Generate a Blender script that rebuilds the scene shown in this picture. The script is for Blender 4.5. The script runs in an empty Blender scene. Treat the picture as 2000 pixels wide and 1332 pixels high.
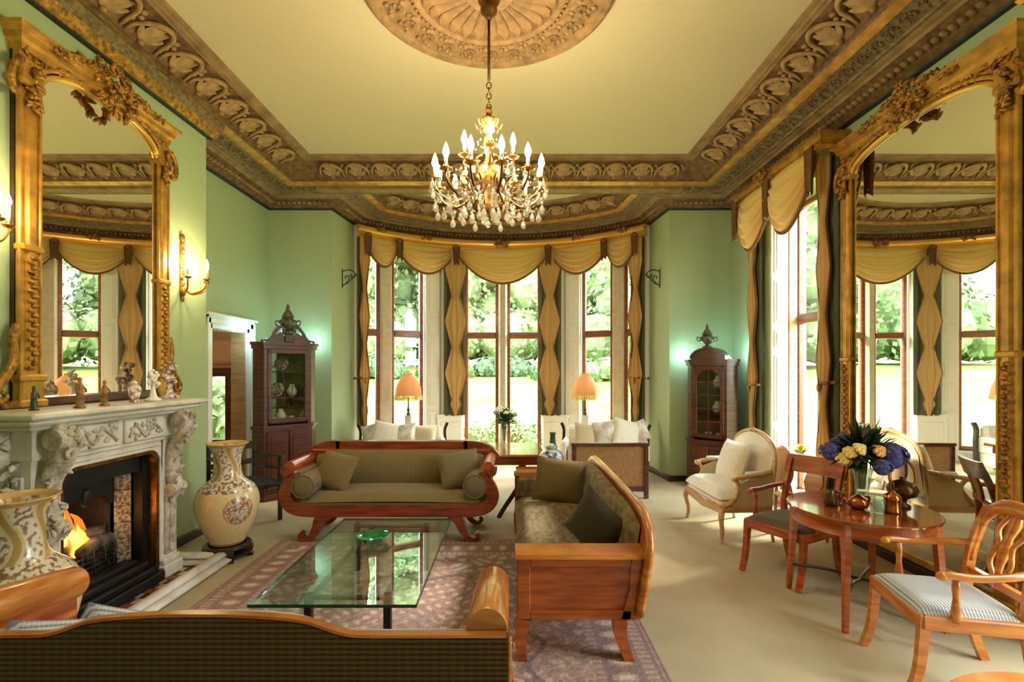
import bpy, bmesh, math, random
import numpy as np
from mathutils import Vector, Matrix, noise as mnoise

S = bpy.context.scene
COL = S.collection
PI = math.pi
R = math.radians
random.seed(7)

# ------------------------------------------------------------------ camera, world, sun, exposure
EYE = 1.75
cam_d = bpy.data.cameras.new('camera')
cam_d.sensor_width = 36.0
cam_d.lens = 965.0 / 2000.0 * 36.0
cam_d.shift_y = 56.0 / 2000.0
cam_d.clip_start = 0.05
cam_d.clip_end = 400
cam = bpy.data.objects.new('camera', cam_d)
COL.objects.link(cam)
cam.location = (0, 0, EYE)
cam.rotation_euler = (PI / 2, 0, 0)
S.camera = cam

S.view_settings.view_transform = 'Standard'
S.view_settings.look = 'None'
S.view_settings.gamma = 1.0
S.view_settings.use_curve_mapping = False
S.view_settings.exposure = 0.48
S.cycles.max_bounces = 10
S.cycles.diffuse_bounces = 5
S.cycles.glossy_bounces = 5
S.cycles.transmission_bounces = 6
S.cycles.transparent_max_bounces = 16
S.cycles.sample_clamp_indirect = 6.0
S.cycles.caustics_reflective = False
S.cycles.caustics_refractive = False
S.cycles.use_denoising = True

SKY_STRENGTH = 17.0
SUN_STRENGTH = 13.0
CHANDELIER_W = 4.6
SCONCE_W = 5.0
W = bpy.data.worlds.new('overcast_sky')
S.world = W
W.use_nodes = True
wn = W.node_tree.nodes
wl = W.node_tree.links
bg = wn['Background']
tc = wn.new('ShaderNodeTexCoord')
sep = wn.new('ShaderNodeSeparateXYZ')
wl.new(tc.outputs['Generated'], sep.inputs[0])
rampw = wn.new('ShaderNodeValToRGB')
rampw.color_ramp.elements[0].position = 0.0
rampw.color_ramp.elements[0].color = (0.95, 0.97, 0.95, 1)
rampw.color_ramp.elements[1].position = 0.8
rampw.color_ramp.elements[1].color = (0.84, 0.93, 1.0, 1)
wl.new(sep.outputs['Z'], rampw.inputs[0])
wl.new(rampw.outputs[0], bg.inputs['Color'])
bg.inputs['Strength'].default_value = SKY_STRENGTH

sun_d = bpy.data.lights.new('hazy_sun', 'SUN')
sun_d.energy = SUN_STRENGTH
sun_d.angle = R(12)
sun_d.color = (1.0, 0.93, 0.8)
sun = bpy.data.objects.new('hazy_sun', sun_d)
COL.objects.link(sun)
sun.rotation_euler = Vector((0.80, 0.42, 0.62)).to_track_quat('Z', 'Y').to_euler()

# ------------------------------------------------------------------ materials
MATS = {}


def lin(r, g, b):
    f = lambda c: (c / 255 / 12.92) if c / 255 <= 0.04045 else ((c / 255 + 0.055) / 1.055) ** 2.4
    return (f(r), f(g), f(b), 1)


def mat(name, rgb, rough=0.6, metal=0.0, spec=0.5, noise_scale=0, noise_amt=0.0, bump=0.0, bump_scale=80,
        coat=0.0, rgb2=None, stretch=None, sheen=0.0, trans=0.0, emit=0.0, detail=4, attr=None):
    m = bpy.data.materials.new(name)
    m.use_nodes = True
    nt = m.node_tree
    n, l = nt.nodes, nt.links
    b = n['Principled BSDF']
    b.inputs['Base Color'].default_value = lin(*rgb)
    b.inputs['Roughness'].default_value = rough
    b.inputs['Metallic'].default_value = metal
    b.inputs['Specular IOR Level'].default_value = spec
    b.inputs['Coat Weight'].default_value = coat
    b.inputs['Coat Roughness'].default_value = 0.12
    if sheen:
        b.inputs['Sheen Weight'].default_value = sheen
    if trans:
        b.inputs['Transmission Weight'].default_value = trans
    if emit:
        b.inputs['Emission Color'].default_value = lin(*rgb)
        b.inputs['Emission Strength'].default_value = emit
    if attr:
        a = n.new('ShaderNodeAttribute')
        a.attribute_name = attr
        l.new(a.outputs['Color'], b.inputs['Base Color'])
    if noise_scale or bump:
        t = n.new('ShaderNodeTexCoord')
        mp = n.new('ShaderNodeMapping')
        l.new(t.outputs['Object'], mp.inputs[0])
        if stretch:
            mp.inputs['Scale'].default_value = stretch
    if noise_scale:
        nz = n.new('ShaderNodeTexNoise')
        nz.inputs['Scale'].default_value = noise_scale
        nz.inputs['Detail'].default_value = detail
        l.new(mp.outputs[0], nz.inputs['Vector'])
        cr = n.new('ShaderNodeValToRGB')
        cr.color_ramp.elements[0].position = 0.5 - 0.5 * max(0.05, 0.5 - noise_amt * 0.3)
        cr.color_ramp.elements[1].position = 0.5 + 0.5 * max(0.05, 0.5 - noise_amt * 0.3)
        c2 = rgb2 or tuple(max(0, c * (1 - noise_amt)) for c in rgb)
        cr.color_ramp.elements[0].color = lin(*c2)
        cr.color_ramp.elements[1].color = lin(*rgb)
        l.new(nz.outputs[0], cr.inputs[0])
        l.new(cr.outputs[0], b.inputs['Base Color'])
    if bump:
        nb = n.new('ShaderNodeTexNoise')
        nb.inputs['Scale'].default_value = bump_scale
        nb.inputs['Detail'].default_value = 3
        l.new(mp.outputs[0], nb.inputs['Vector'])
        bp = n.new('ShaderNodeBump')
        bp.inputs['Strength'].default_value = bump
        bp.inputs['Distance'].default_value = 0.01
        l.new(nb.outputs[0], bp.inputs['Height'])
        l.new(bp.outputs[0], b.inputs['Normal'])
    MATS[name] = m
    return m


def wood(name, rgb, rgb2, scale=3.0, stretch=(1, 1, 9), rough=0.32, coat=0.35):
    m = mat(name, rgb, rough=rough, coat=coat, noise_scale=scale, noise_amt=0.9, rgb2=rgb2, stretch=stretch, detail=6)
    return m


def stripes(name, rgb, rgb2, scale, axis='X', rough=0.85, mix_noise=0.15, kind='BANDS', distort=0.0, sheen=0.2):
    m = mat(name, rgb, rough=rough, sheen=sheen, spec=0.2)
    n, l = m.node_tree.nodes, m.node_tree.links
    b = n['Principled BSDF']
    t = n.new('ShaderNodeTexCoord')
    w = n.new('ShaderNodeTexWave')
    w.wave_type = 'BANDS'
    w.bands_direction = axis
    w.inputs['Scale'].default_value = scale
    w.inputs['Distortion'].default_value = distort
    w.inputs['Detail Scale'].default_value = 2.0
    l.new(t.outputs['Object'], w.inputs['Vector'])
    cr = n.new('ShaderNodeValToRGB')
    cr.color_ramp.elements[0].color = lin(*rgb2)
    cr.color_ramp.elements[1].color = lin(*rgb)
    cr.color_ramp.elements[0].position = 0.3
    cr.color_ramp.elements[1].position = 0.7
    l.new(w.outputs['Color'], cr.inputs[0])
    l.new(cr.outputs[0], b.inputs['Base Color'])
    return m


def weave(name, rgb, rgb2, sx, sz, axes=('X', 'Z'), rough=0.9):
    """small woven motif: product of two wave bands"""
    m = mat(name, rgb, rough=rough, sheen=0.15, spec=0.15)
    n, l = m.node_tree.nodes, m.node_tree.links
    b = n['Principled BSDF']
    t = n.new('ShaderNodeTexCoord')
    outs = []
    for ax, sc, ds in ((axes[0], sx, 0.0), (axes[1], sz, 0.0)):
        w = n.new('ShaderNodeTexWave')
        w.bands_direction = ax
        w.inputs['Scale'].default_value = sc
        w.inputs['Distortion'].default_value = ds
        l.new(t.outputs['Object'], w.inputs['Vector'])
        outs.append(w)
    add = n.new('ShaderNodeMath')
    add.operation = 'ADD'
    hl = n.new('ShaderNodeMath')
    hl.operation = 'MULTIPLY'
    hl.inputs[1].default_value = 0.35
    l.new(outs[0].outputs['Fac'], hl.inputs[0])
    l.new(hl.outputs[0], add.inputs[0])
    l.new(outs[1].outputs['Fac'], add.inputs[1])
    cr = n.new('ShaderNodeValToRGB')
    cr.color_ramp.elements[0].color = lin(*rgb2)
    cr.color_ramp.elements[1].color = lin(*rgb)
    cr.color_ramp.elements[0].position = 0.35
    cr.color_ramp.elements[1].position = 0.85
    l.new(add.outputs[0], cr.inputs[0])
    l.new(cr.outputs[0], b.inputs['Base Color'])
    return m


def glass_mat(name, tint=(1, 1, 1), refl=0.5, rough=0.0, body=0.0, body_rgb=(255, 255, 255)):
    """thin clear glass: transparent with a Fresnel reflection"""
    m = bpy.data.materials.new(name)
    m.use_nodes = True
    n, l = m.node_tree.nodes, m.node_tree.links
    for x in list(n):
        if x.type == 'BSDF_PRINCIPLED':
            n.remove(x)
    out = n['Material Output']
    tr = n.new('ShaderNodeBsdfTransparent')
    tr.inputs[0].default_value = (*tint, 1)
    gl = n.new('ShaderNodeBsdfGlossy')
    gl.inputs['Roughness'].default_value = rough
    lw = n.new('ShaderNodeLayerWeight')
    lw.inputs['Blend'].default_value = 0.5
    pw = n.new('ShaderNodeMath')
    pw.operation = 'POWER'
    pw.inputs[1].default_value = 5.0 - 3.0 * refl
    l.new(lw.outputs['Facing'], pw.inputs[0])
    fr = n.new('ShaderNodeMapRange')
    fr.inputs['To Min'].default_value = 0.04 + 0.08 * refl
    fr.inputs['To Max'].default_value = 0.95
    l.new(pw.outputs[0], fr.inputs['Value'])
    mx = n.new('ShaderNodeMixShader')
    l.new(fr.outputs[0], mx.inputs[0])
    base = tr
    if body:
        df = n.new('ShaderNodeBsdfDiffuse')
        df.inputs[0].default_value = lin(*body_rgb)
        m2 = n.new('ShaderNodeMixShader')
        m2.inputs[0].default_value = body
        l.new(tr.outputs[0], m2.inputs[1])
        l.new(df.outputs[0], m2.inputs[2])
        base = m2
    l.new(base.outputs[0], mx.inputs[1])
    l.new(gl.outputs[0], mx.inputs[2])
    l.new(mx.outputs[0], out.inputs['Surface'])
    MATS[name] = m
    return m


def glow_mat(name, rgb, strength, clear=True):
    m = bpy.data.materials.new(name)
    m.use_nodes = True
    n, l = m.node_tree.nodes, m.node_tree.links
    for x in list(n):
        if x.type == 'BSDF_PRINCIPLED':
            n.remove(x)
    out = n['Material Output']
    e = n.new('ShaderNodeEmission')
    e.inputs[0].default_value = lin(*rgb)
    e.inputs[1].default_value = strength
    if clear:
        tr = n.new('ShaderNodeBsdfTransparent')
        ad = n.new('ShaderNodeAddShader')
        l.new(e.outputs[0], ad.inputs[0])
        l.new(tr.outputs[0], ad.inputs[1])
        l.new(ad.outputs[0], out.inputs['Surface'])
    else:
        l.new(e.outputs[0], out.inputs['Surface'])
    MATS[name] = m
    return m


mat('green_wall', (170, 186, 146), rough=0.8, spec=0.2, bump=0.05, bump_scale=120)
mat('cream_ceiling', (200, 184, 148), rough=0.9, spec=0.1)
mat('carpet', (194, 177, 142), rough=0.97, spec=0.05, noise_scale=3.0, noise_amt=0.08, bump=0.4, bump_scale=500, sheen=0.1)
mat('cornice_brown', (164, 132, 88), rough=0.7, spec=0.2, noise_scale=6, noise_amt=0.25, bump=0.25, bump_scale=60)
mat('cornice_dark', (136, 104, 66), rough=0.7, spec=0.2, noise_scale=14, noise_amt=0.35, bump=0.5, bump_scale=70)
mat('cornice_grey', (148, 126, 88), rough=0.75, spec=0.2, noise_scale=25, noise_amt=0.35, bump=0.5, bump_scale=90)
mat('cornice_leaf', (178, 142, 92), rough=0.6, spec=0.25, noise_scale=12, noise_amt=0.3)
mat('black_paint', (24, 19, 15), rough=0.5)
mat('gilt', (216, 160, 66), rough=0.4, metal=0.5, noise_scale=9, noise_amt=0.3, bump=0.25, bump_scale=60)
mat('gilt_carved', (198, 140, 52), rough=0.42, metal=0.45, noise_scale=22, noise_amt=0.5, bump=0.7, bump_scale=55)
mat('gilt_plain', (232, 180, 84), rough=0.3, metal=0.6)
mat('rose_plaster', (172, 132, 82), rough=0.7, noise_scale=12, noise_amt=0.3)
mat('white_paint', (244, 240, 232), rough=0.45, spec=0.4)
mat('stone_mullion', (222, 204, 176), rough=0.8, noise_scale=8, noise_amt=0.1)
mat('marble', (234, 228, 220), rough=0.35, noise_scale=5, noise_amt=0.3, rgb2=(190, 180, 168), spec=0.5)
mat('marble_carved', (214, 204, 190), rough=0.5, noise_scale=16, noise_amt=0.5, rgb2=(150, 138, 122), bump=0.5, bump_scale=50)
wood('satinwood', (206, 132, 58), (176, 98, 34), rough=.25)
wood('polished_top', (150, 76, 36), (124, 58, 26), rough=.06, coat=1.0)
wood('polished_light', (196, 130, 70), (170, 100, 46), rough=.05, coat=1.0)
wood('orange_wood', (182, 92, 36), (140, 62, 22))
wood('red_wood', (150, 66, 30), (104, 40, 18))
wood('mahogany', (92, 42, 26), (58, 24, 15))
wood('pale_wood', (208, 170, 116), (180, 138, 84))
wood('dark_wood', (52, 34, 24), (30, 20, 14))
wood('window_wood', (152, 84, 50), (120, 64, 38), coat=0.15)
wood('hall_wood', (190, 160, 118), (172, 140, 100), coat=0.1)
stripes('sofa_stripe', (142, 122, 84), (116, 98, 66), 14, 'X')
mat('sofa_seat', (140, 120, 82), rough=0.9, spec=0.15, noise_scale=120, noise_amt=0.15, sheen=0.2)
stripes('cushion_stripe', (134, 120, 86), (112, 98, 70), 22, 'X')
mat('olive_cushion', (116, 96, 56), rough=0.9, spec=0.1, noise_scale=90, noise_amt=0.12, sheen=0.2)
mat('brown_seat', (112, 96, 78), rough=0.85, spec=0.2, noise_scale=90, noise_amt=0.2, sheen=0.2)
mat('dark_cushion', (70, 58, 42), rough=0.75, spec=0.3, noise_scale=60, noise_amt=0.2, sheen=0.2)
mat('leaf_fabric', (146, 128, 98), rough=0.9, spec=0.15, noise_scale=11, noise_amt=0.6, rgb2=(108, 92, 68), stretch=(1, 2.2, 1))
weave('brown_weave', (96, 77, 54), (60, 45, 31), 10, 17)
weave('blue_weave', (208, 204, 192), (136, 140, 154), 20, 20, ('X', 'Y'))
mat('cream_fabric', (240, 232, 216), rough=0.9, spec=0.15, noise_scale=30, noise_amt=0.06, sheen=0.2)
mat('beige_fabric', (206, 188, 156), rough=0.9, spec=0.1)  # plain beige cloth in one even tone
mat('cane', (176, 130, 82), rough=0.7, noise_scale=90, noise_amt=0.35)
mat('white_floral', (242, 238, 232), rough=0.9, noise_scale=9, noise_amt=0.7, rgb2=(192, 176, 160))
mat('dark_fringe', (98, 68, 42), rough=0.9, noise_scale=160, noise_amt=0.4)
mat('curtain_gold', (200, 160, 98), rough=0.6, spec=0.3, sheen=0.3)
mat('curtain_lining', (92, 94, 66), rough=0.8, spec=0.2)
mat('fringe', (150, 108, 62), rough=0.9, noise_scale=160, noise_amt=0.5)
mat('iron', (26, 25, 27), rough=0.45, metal=0.3)
mat('iron_rough', (38, 36, 38), rough=0.6, bump=0.6, bump_scale=60)
mat('steel', (120, 118, 114), rough=0.25, metal=0.9)
mat('brass', (190, 140, 66), rough=0.25, metal=0.95)
mat('aged_brass', (142, 98, 44), rough=0.35, metal=0.8, noise_scale=14, noise_amt=0.5)
mat('copper', (196, 116, 70), rough=0.18, metal=0.95)
mat('silver', (200, 196, 186), rough=0.15, metal=1.0)
mat('mirror_glass', (246, 248, 240), rough=0.0, metal=1.0)
mat('porcelain', (240, 236, 230), rough=0.15, spec=0.6, coat=0.4)
mat('porcelain_dot', (240, 234, 226), rough=0.2, coat=0.4, noise_scale=30, noise_amt=0.9, rgb2=(156, 96, 80), detail=2)
mat('blue_white', (236, 238, 242), rough=0.12, coat=0.5, noise_scale=16, noise_amt=0.95, rgb2=(70, 88, 140), detail=2)
mat('bronze_dark', (96, 66, 40), rough=0.28, metal=0.7)
mat('figurine_amber', (184, 132, 70), rough=0.4, noise_scale=20, noise_amt=0.5)
mat('figurine_green', (70, 88, 60), rough=0.4, noise_scale=20, noise_amt=0.4)
mat('vase_paint', (230, 210, 170), rough=0.25, coat=0.4, attr='paint')
mat('rug_wool', (150, 110, 100), rough=0.98, spec=0.02, attr='paint')
mat('tile_red', (150, 78, 50), rough=0.4, noise_scale=6, noise_amt=0.2)
mat('tile_cream', (212, 184, 148), rough=0.4, noise_scale=6, noise_amt=0.2)
mat('tile_black', (52, 44, 42), rough=0.4, noise_scale=6, noise_amt=0.2)
mat('tile_print', (178, 170, 134), rough=0.35, noise_scale=44, noise_amt=0.9, rgb2=(100, 66, 56), detail=3)
mat('coal', (34, 30, 28), rough=0.9, bump=1.0, bump_scale=40)
mat('log_grey', (112, 96, 80), rough=0.95, noise_scale=18, noise_amt=0.6, bump=0.8, bump_scale=40)
mat('wax', (240, 226, 190), rough=0.5)
mat('grass', (136, 144, 76), rough=0.95, spec=0.05, noise_scale=.35, noise_amt=0.5, rgb2=(100, 122, 54))
for nm, c in (('foliage_dark', (82, 106, 72)), ('foliage_mid', (112, 134, 88)), ('foliage_light', (136, 156, 104)), ('foliage_copper', (124, 98, 98))):
    mat(nm, c, rough=0.7, spec=0.2, noise_scale=1.1, noise_amt=0.35)
mat('bark', (84, 66, 50), rough=0.95)
mat('leaf_green', (84, 124, 52), rough=0.5, noise_scale=20, noise_amt=0.3)
mat('leaf_deep', (34, 54, 26), rough=0.5, noise_scale=20, noise_amt=0.3)
mat('hydrangea', (96, 92, 160), rough=0.8, noise_scale=40, noise_amt=0.35, rgb2=(66, 66, 128))
mat('rose_cream', (240, 216, 130), rough=0.7)
mat('rose_peach', (242, 190, 120), rough=0.7)
mat('petal_white', (244, 240, 226), rough=0.7)
mat('petal_lime', (226, 226, 84), rough=0.6)
mat('red_glaze', (140, 44, 40), rough=0.25, coat=0.4)
mat('pink_wood', (166, 106, 92), rough=0.3, coat=0.4)
mat('urn_verdigris', (112, 118, 92), rough=0.45, metal=0.3, noise_scale=26, noise_amt=0.6, rgb2=(54, 50, 40))
mat('cabinet_inside', (120, 122, 78), rough=0.8)
mat('hall_paint', (206, 170, 128), rough=0.85)
mat('hall_wall', (186, 150, 108), rough=0.85)
glass_mat('window_glass', (0.97, 0.99, 0.97), 0.0)
glass_mat('cabinet_glass', (0.86, 0.9, 0.84), 0.25)
glass_mat('table_glass', (0.86, 0.94, 0.89), 0.62)
glass_mat('clear_vase', (0.82, 0.9, 0.86), 0.4, body=0.08)
glass_mat('crystal', (0.95, 0.93, 0.85), 0.9, 0.05, body=0.22, body_rgb=(250, 246, 232))
glass_mat('green_glass', (0.10, 0.55, 0.28), 0.5, body=0.45, body_rgb=(16, 140, 70))
mat('glass_edge', (40, 74, 60), rough=0.1, spec=0.6)
glow_mat('bulb_glow', (255, 226, 160), 38)
glow_mat('lamp_bulb', (255, 226, 180), 5)
glow_mat('uplight_glow', (170, 244, 255), 12, clear=False)
glow_mat('flame_yellow', (255, 190, 60), 1.5)
glow_mat('flame_orange', (255, 104, 20), .75)
glow_mat('ember', (255, 90, 30), 1.2, clear=False)


def lampshade_mat():
    m = bpy.data.materials.new('peach_shade')
    m.use_nodes = True
    n, l = m.node_tree.nodes, m.node_tree.links
    b = n['Principled BSDF']
    b.inputs['Base Color'].default_value = lin(228, 190, 150)
    b.inputs['Roughness'].default_value = 0.9
    t = n.new('ShaderNodeBsdfTranslucent')
    t.inputs[0].default_value = lin(236, 202, 156)
    mx = n.new('ShaderNodeMixShader')
    mx.inputs[0].default_value = 0.55
    l.new(b.outputs[0], mx.inputs[1])
    l.new(t.outputs[0], mx.inputs[2])
    l.new(mx.outputs[0], n['Material Output'].inputs['Surface'])
    MATS['peach_shade'] = m


lampshade_mat()


def silk_mat():
    m = mat('swag_silk', (218, 178, 108), rough=0.5, spec=0.3, sheen=0.3)
    n, l = m.node_tree.nodes, m.node_tree.links
    t = n.new('ShaderNodeBsdfTranslucent')
    t.inputs[0].default_value = lin(216, 178, 116)
    mx = n.new('ShaderNodeMixShader')
    mx.inputs[0].default_value = 0.18
    l.new(n['Principled BSDF'].outputs[0], mx.inputs[1])
    l.new(t.outputs[0], mx.inputs[2])
    l.new(mx.outputs[0], n['Material Output'].inputs['Surface'])


silk_mat()


# ------------------------------------------------------------------ mesh builder
class MB:
    def __init__(s):
        s.v, s.f = [], []

    def add(s, vs, fs):
        o = len(s.v)
        s.v += [tuple(p) for p in vs]
        s.f += [tuple(i + o for i in q) for q in fs]
        return s

    def box(s, x0, x1, y0, y1, z0, z1, c=0.0, rz=0.0):
        x0, x1 = min(x0, x1), max(x0, x1)
        y0, y1 = min(y0, y1), max(y0, y1)
        z0, z1 = min(z0, z1), max(z0, z1)
        if c <= 0:
            vs = [(x, y, z) for z in (z0, z1) for y in (y0, y1) for x in (x0, x1)]
            fs = [(0, 2, 3, 1), (4, 5, 7, 6), (0, 1, 5, 4), (2, 6, 7, 3), (0, 4, 6, 2), (1, 3, 7, 5)]
        else:
            c = min(c, (x1 - x0) * .49, (y1 - y0) * .49, (z1 - z0) * .49)
            vs, idx = [], {}
            for i, x in enumerate((x0, x1)):
                for j, y in enumerate((y0, y1)):
                    for k, z in enumerate((z0, z1)):
                        sx, sy, sz = (1, -1)[i], (1, -1)[j], (1, -1)[k]
                        idx[i, j, k, 0] = len(vs); vs.append((x, y + sy * c, z + sz * c))
                        idx[i, j, k, 1] = len(vs); vs.append((x + sx * c, y, z + sz * c))
                        idx[i, j, k, 2] = len(vs); vs.append((x + sx * c, y + sy * c, z))
            I = lambda i, j, k, a: idx[i, j, k, a]
            fs = []
            for i in (0, 1):
                fs.append([I(i, 0, 0, 0), I(i, 1, 0, 0), I(i, 1, 1, 0), I(i, 0, 1, 0)][::-1 if i == 0 else 1])
                fs.append([I(0, i, 0, 1), I(1, i, 0, 1), I(1, i, 1, 1), I(0, i, 1, 1)][::1 if i == 0 else -1])
                fs.append([I(0, 0, i, 2), I(1, 0, i, 2), I(1, 1, i, 2), I(0, 1, i, 2)][::-1 if i == 0 else 1])
            for i in (0, 1):
                for j in (0, 1):
                    fl = (i + j) % 2 == 0
                    fs.append([I(i, j, 0, 0), I(i, j, 0, 1), I(i, j, 1, 1), I(i, j, 1, 0)][::1 if fl else -1])
                    fs.append([I(i, 0, j, 0), I(i, 1, j, 0), I(i, 1, j, 2), I(i, 0, j, 2)][::1 if fl else -1])
                    fs.append([I(0, i, j, 1), I(0, i, j, 2), I(1, i, j, 2), I(1, i, j, 1)][::1 if fl else -1])
            for i in (0, 1):
                for j in (0, 1):
                    for k in (0, 1):
                        fs.append([I(i, j, k, 0), I(i, j, k, 1), I(i, j, k, 2)][::1 if (i + j + k) % 2 else -1])
        if rz:
            cx, cy = (x0 + x1) / 2, (y0 + y1) / 2
            ca, sa = math.cos(rz), math.sin(rz)
            vs = [(cx + (x - cx) * ca - (y - cy) * sa, cy + (x - cx) * sa + (y - cy) * ca, z) for x, y, z in vs]
        return s.add(vs, fs)

    def lathe(s, prof, n=24, c=(0, 0), a0=0.0, a1=2 * PI, wob=None):
        full = abs(a1 - a0 - 2 * PI) < 1e-6
        cols = n if full else n + 1
        vs, fs = [], []
        for r, z in prof:
            for k in range(cols):
                a = a0 + (a1 - a0) * k / n
                rr = r * (wob(a, z) if wob else 1)
                vs.append((c[0] + rr * math.cos(a), c[1] + rr * math.sin(a), z))
        for i in range(len(prof) - 1):
            for k in range(n):
                k2 = (k + 1) % cols
                fs.append((i * cols + k, i * cols + k2, (i + 1) * cols + k2, (i + 1) * cols + k))
        if full:
            if prof[0][0] > 1e-5:
                fs.append(tuple(range(cols))[::-1])
            if prof[-1][0] > 1e-5:
                fs.append(tuple((len(prof) - 1) * cols + k for k in range(cols)))
        return s.add(vs, fs)

    def tube(s, pts, r, n=8, caps=True, flat=1.0, up=(0, 0, 1)):
        pts = [Vector(p) for p in pts]
        rs = r if isinstance(r, (list, tuple)) else [r] * len(pts)
        vs, fs = [], []
        prev = None
        for i, p in enumerate(pts):
            t = (pts[min(i + 1, len(pts) - 1)] - pts[max(i - 1, 0)])
            t = t.normalized() if t.length > 1e-9 else Vector((0, 0, 1))
            if prev is None:
                u = Vector(up)
                if abs(u.dot(t)) > 0.95:
                    u = Vector((1, 0, 0)) if abs(t.x) < 0.9 else Vector((0, 1, 0))
            else:
                u = prev
            a = (u - t * u.dot(t)).normalized()
            prev = a
            b = t.cross(a)
            for k in range(n):
                an = 2 * PI * k / n
                vs.append(p + a * (rs[i] * math.cos(an)) + b * (rs[i] * flat * math.sin(an)))
        for i in range(len(pts) - 1):
            for k in range(n):
                k2 = (k + 1) % n
                fs.append((i * n + k, i * n + k2, (i + 1) * n + k2, (i + 1) * n + k))
        if caps:
            fs.append(tuple(range(n))[::-1])
            fs.append(tuple((len(pts) - 1) * n + k for k in range(n)))
        return s.add(vs, fs)

    def prism(s, poly, d0, d1, ax='y'):
        """poly in the two other axes (x,z for y; y,z for x; x,y for z)"""
        def P(a, b, d):
            return {'y': (a, d, b), 'x': (d, a, b), 'z': (a, b, d)}[ax]
        n = len(poly)
        area = sum(poly[i][0] * poly[(i + 1) % n][1] - poly[(i + 1) % n][0] * poly[i][1] for i in range(n))
        pl = list(poly) if area > 0 else list(poly)[::-1]
        vs = [P(a, b, d0) for a, b in pl] + [P(a, b, d1) for a, b in pl]
        fs = [tuple(range(n)), tuple(range(2 * n - 1, n - 1, -1))]
        for i in range(n):
            j = (i + 1) % n
            fs.append((i, n + i, n + j, j))
        if ax in ('x', 'z'):
            fs = [q[::-1] for q in fs]
        return s.add(vs, fs)

    def ribbon(s, path, w, d0, d1, ax='y'):
        """a band of width w following path in a plane, thickened from d0 to d1"""
        n = len(path)
        ws = w if isinstance(w, (list, tuple)) else [w] * n
        L, Rr = [], []
        for i in range(n):
            a, b = path[max(i - 1, 0)], path[min(i + 1, n - 1)]
            dx, dz = b[0] - a[0], b[1] - a[1]
            q = math.hypot(dx, dz) or 1
            nx, nz = -dz / q, dx / q
            L.append((path[i][0] + nx * ws[i] / 2, path[i][1] + nz * ws[i] / 2))
            Rr.append((path[i][0] - nx * ws[i] / 2, path[i][1] - nz * ws[i] / 2))
        def P(a, b, d):
            return {'y': (a, d, b), 'x': (d, a, b), 'z': (a, b, d)}[ax]
        vs, fs = [], []
        for i in range(n):
            vs += [P(*L[i], d0), P(*Rr[i], d0), P(*Rr[i], d1), P(*L[i], d1)]
        for i in range(n - 1):
            o, p = i * 4, i * 4 + 4
            for k in range(4):
                k2 = (k + 1) % 4
                fs.append((o + k, o + k2, p + k2, p + k))
        fs += [(3, 2, 1, 0), tuple((n - 1) * 4 + k for k in range(4))]
        return s.add(vs, fs)

    def ball(s, c, r, nu=10, nv=7):
        rx, ry, rz = r if isinstance(r, (list, tuple)) else (r, r, r)
        vs = [(c[0], c[1], c[2] - rz)]
        for j in range(1, nv):
            ph = -PI / 2 + PI * j / nv
            for k in range(nu):
                a = 2 * PI * k / nu
                vs.append((c[0] + rx * math.cos(ph) * math.cos(a), c[1] + ry * math.cos(ph) * math.sin(a), c[2] + rz * math.sin(ph)))
        vs.append((c[0], c[1], c[2] + rz))
        fs = []
        for k in range(nu):
            fs.append((0, 1 + (k + 1) % nu, 1 + k))
        for j in range(nv - 2):
            for k in range(nu):
                k2 = (k + 1) % nu
                fs.append((1 + j * nu + k, 1 + j * nu + k2, 1 + (j + 1) * nu + k2, 1 + (j + 1) * nu + k))
        t = len(vs) - 1
        for k in range(nu):
            fs.append((t, 1 + (nv - 2) * nu + k, 1 + (nv - 2) * nu + (k + 1) % nu))
        return s.add(vs, fs)

    def grid(s, fn, nu, nv, close_u=False, flip=False):
        vs = [fn(i / nu, j / nv) for j in range(nv + 1) for i in range(nu + 1)]
        fs = []
        for j in range(nv):
            for i in range(nu):
                q = (j * (nu + 1) + i, j * (nu + 1) + i + 1, (j + 1) * (nu + 1) + i + 1, (j + 1) * (nu + 1) + i)
                fs.append(q[::-1] if flip else q)
        return s.add(vs, fs)

    def sweep(s, prof, path, side=1, closed=False):
        """prof = [(offset, z)]; offset to the right of the direction of travel when side=1"""
        n = len(path)
        rows = []
        for i in range(n):
            p = Vector(path[i])
            a = Vector(path[i - 1]) if (i > 0 or closed) else None
            b = Vector(path[(i + 1) % n]) if (i < n - 1 or closed) else None
            d1 = (p - a).normalized() if a is not None else None
            d2 = (b - p).normalized() if b is not None else None
            if d1 is None: d1 = d2
            if d2 is None: d2 = d1
            n1 = Vector((d1.y, -d1.x)) * side
            n2 = Vector((d2.y, -d2.x)) * side
            m = n1 + n2
            m = m / max(0.2, (1 + n1.dot(n2)))
            rows.append([(p.x + m.x * o, p.y + m.y * o, z) for o, z in prof])
        k = len(prof)
        vs = [q for r_ in rows for q in r_]
        fs = []
        for i in range(n if closed else n - 1):
            i2 = (i + 1) % n
            for j in range(k - 1):
                q = (i * k + j, i2 * k + j, i2 * k + j + 1, i * k + j + 1)
                fs.append(q if side == 1 else q[::-1])
        return s.add(vs, fs)

    def xf(s, M):
        s.v = [tuple(M @ Vector(p)) for p in s.v]
        return s

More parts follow.
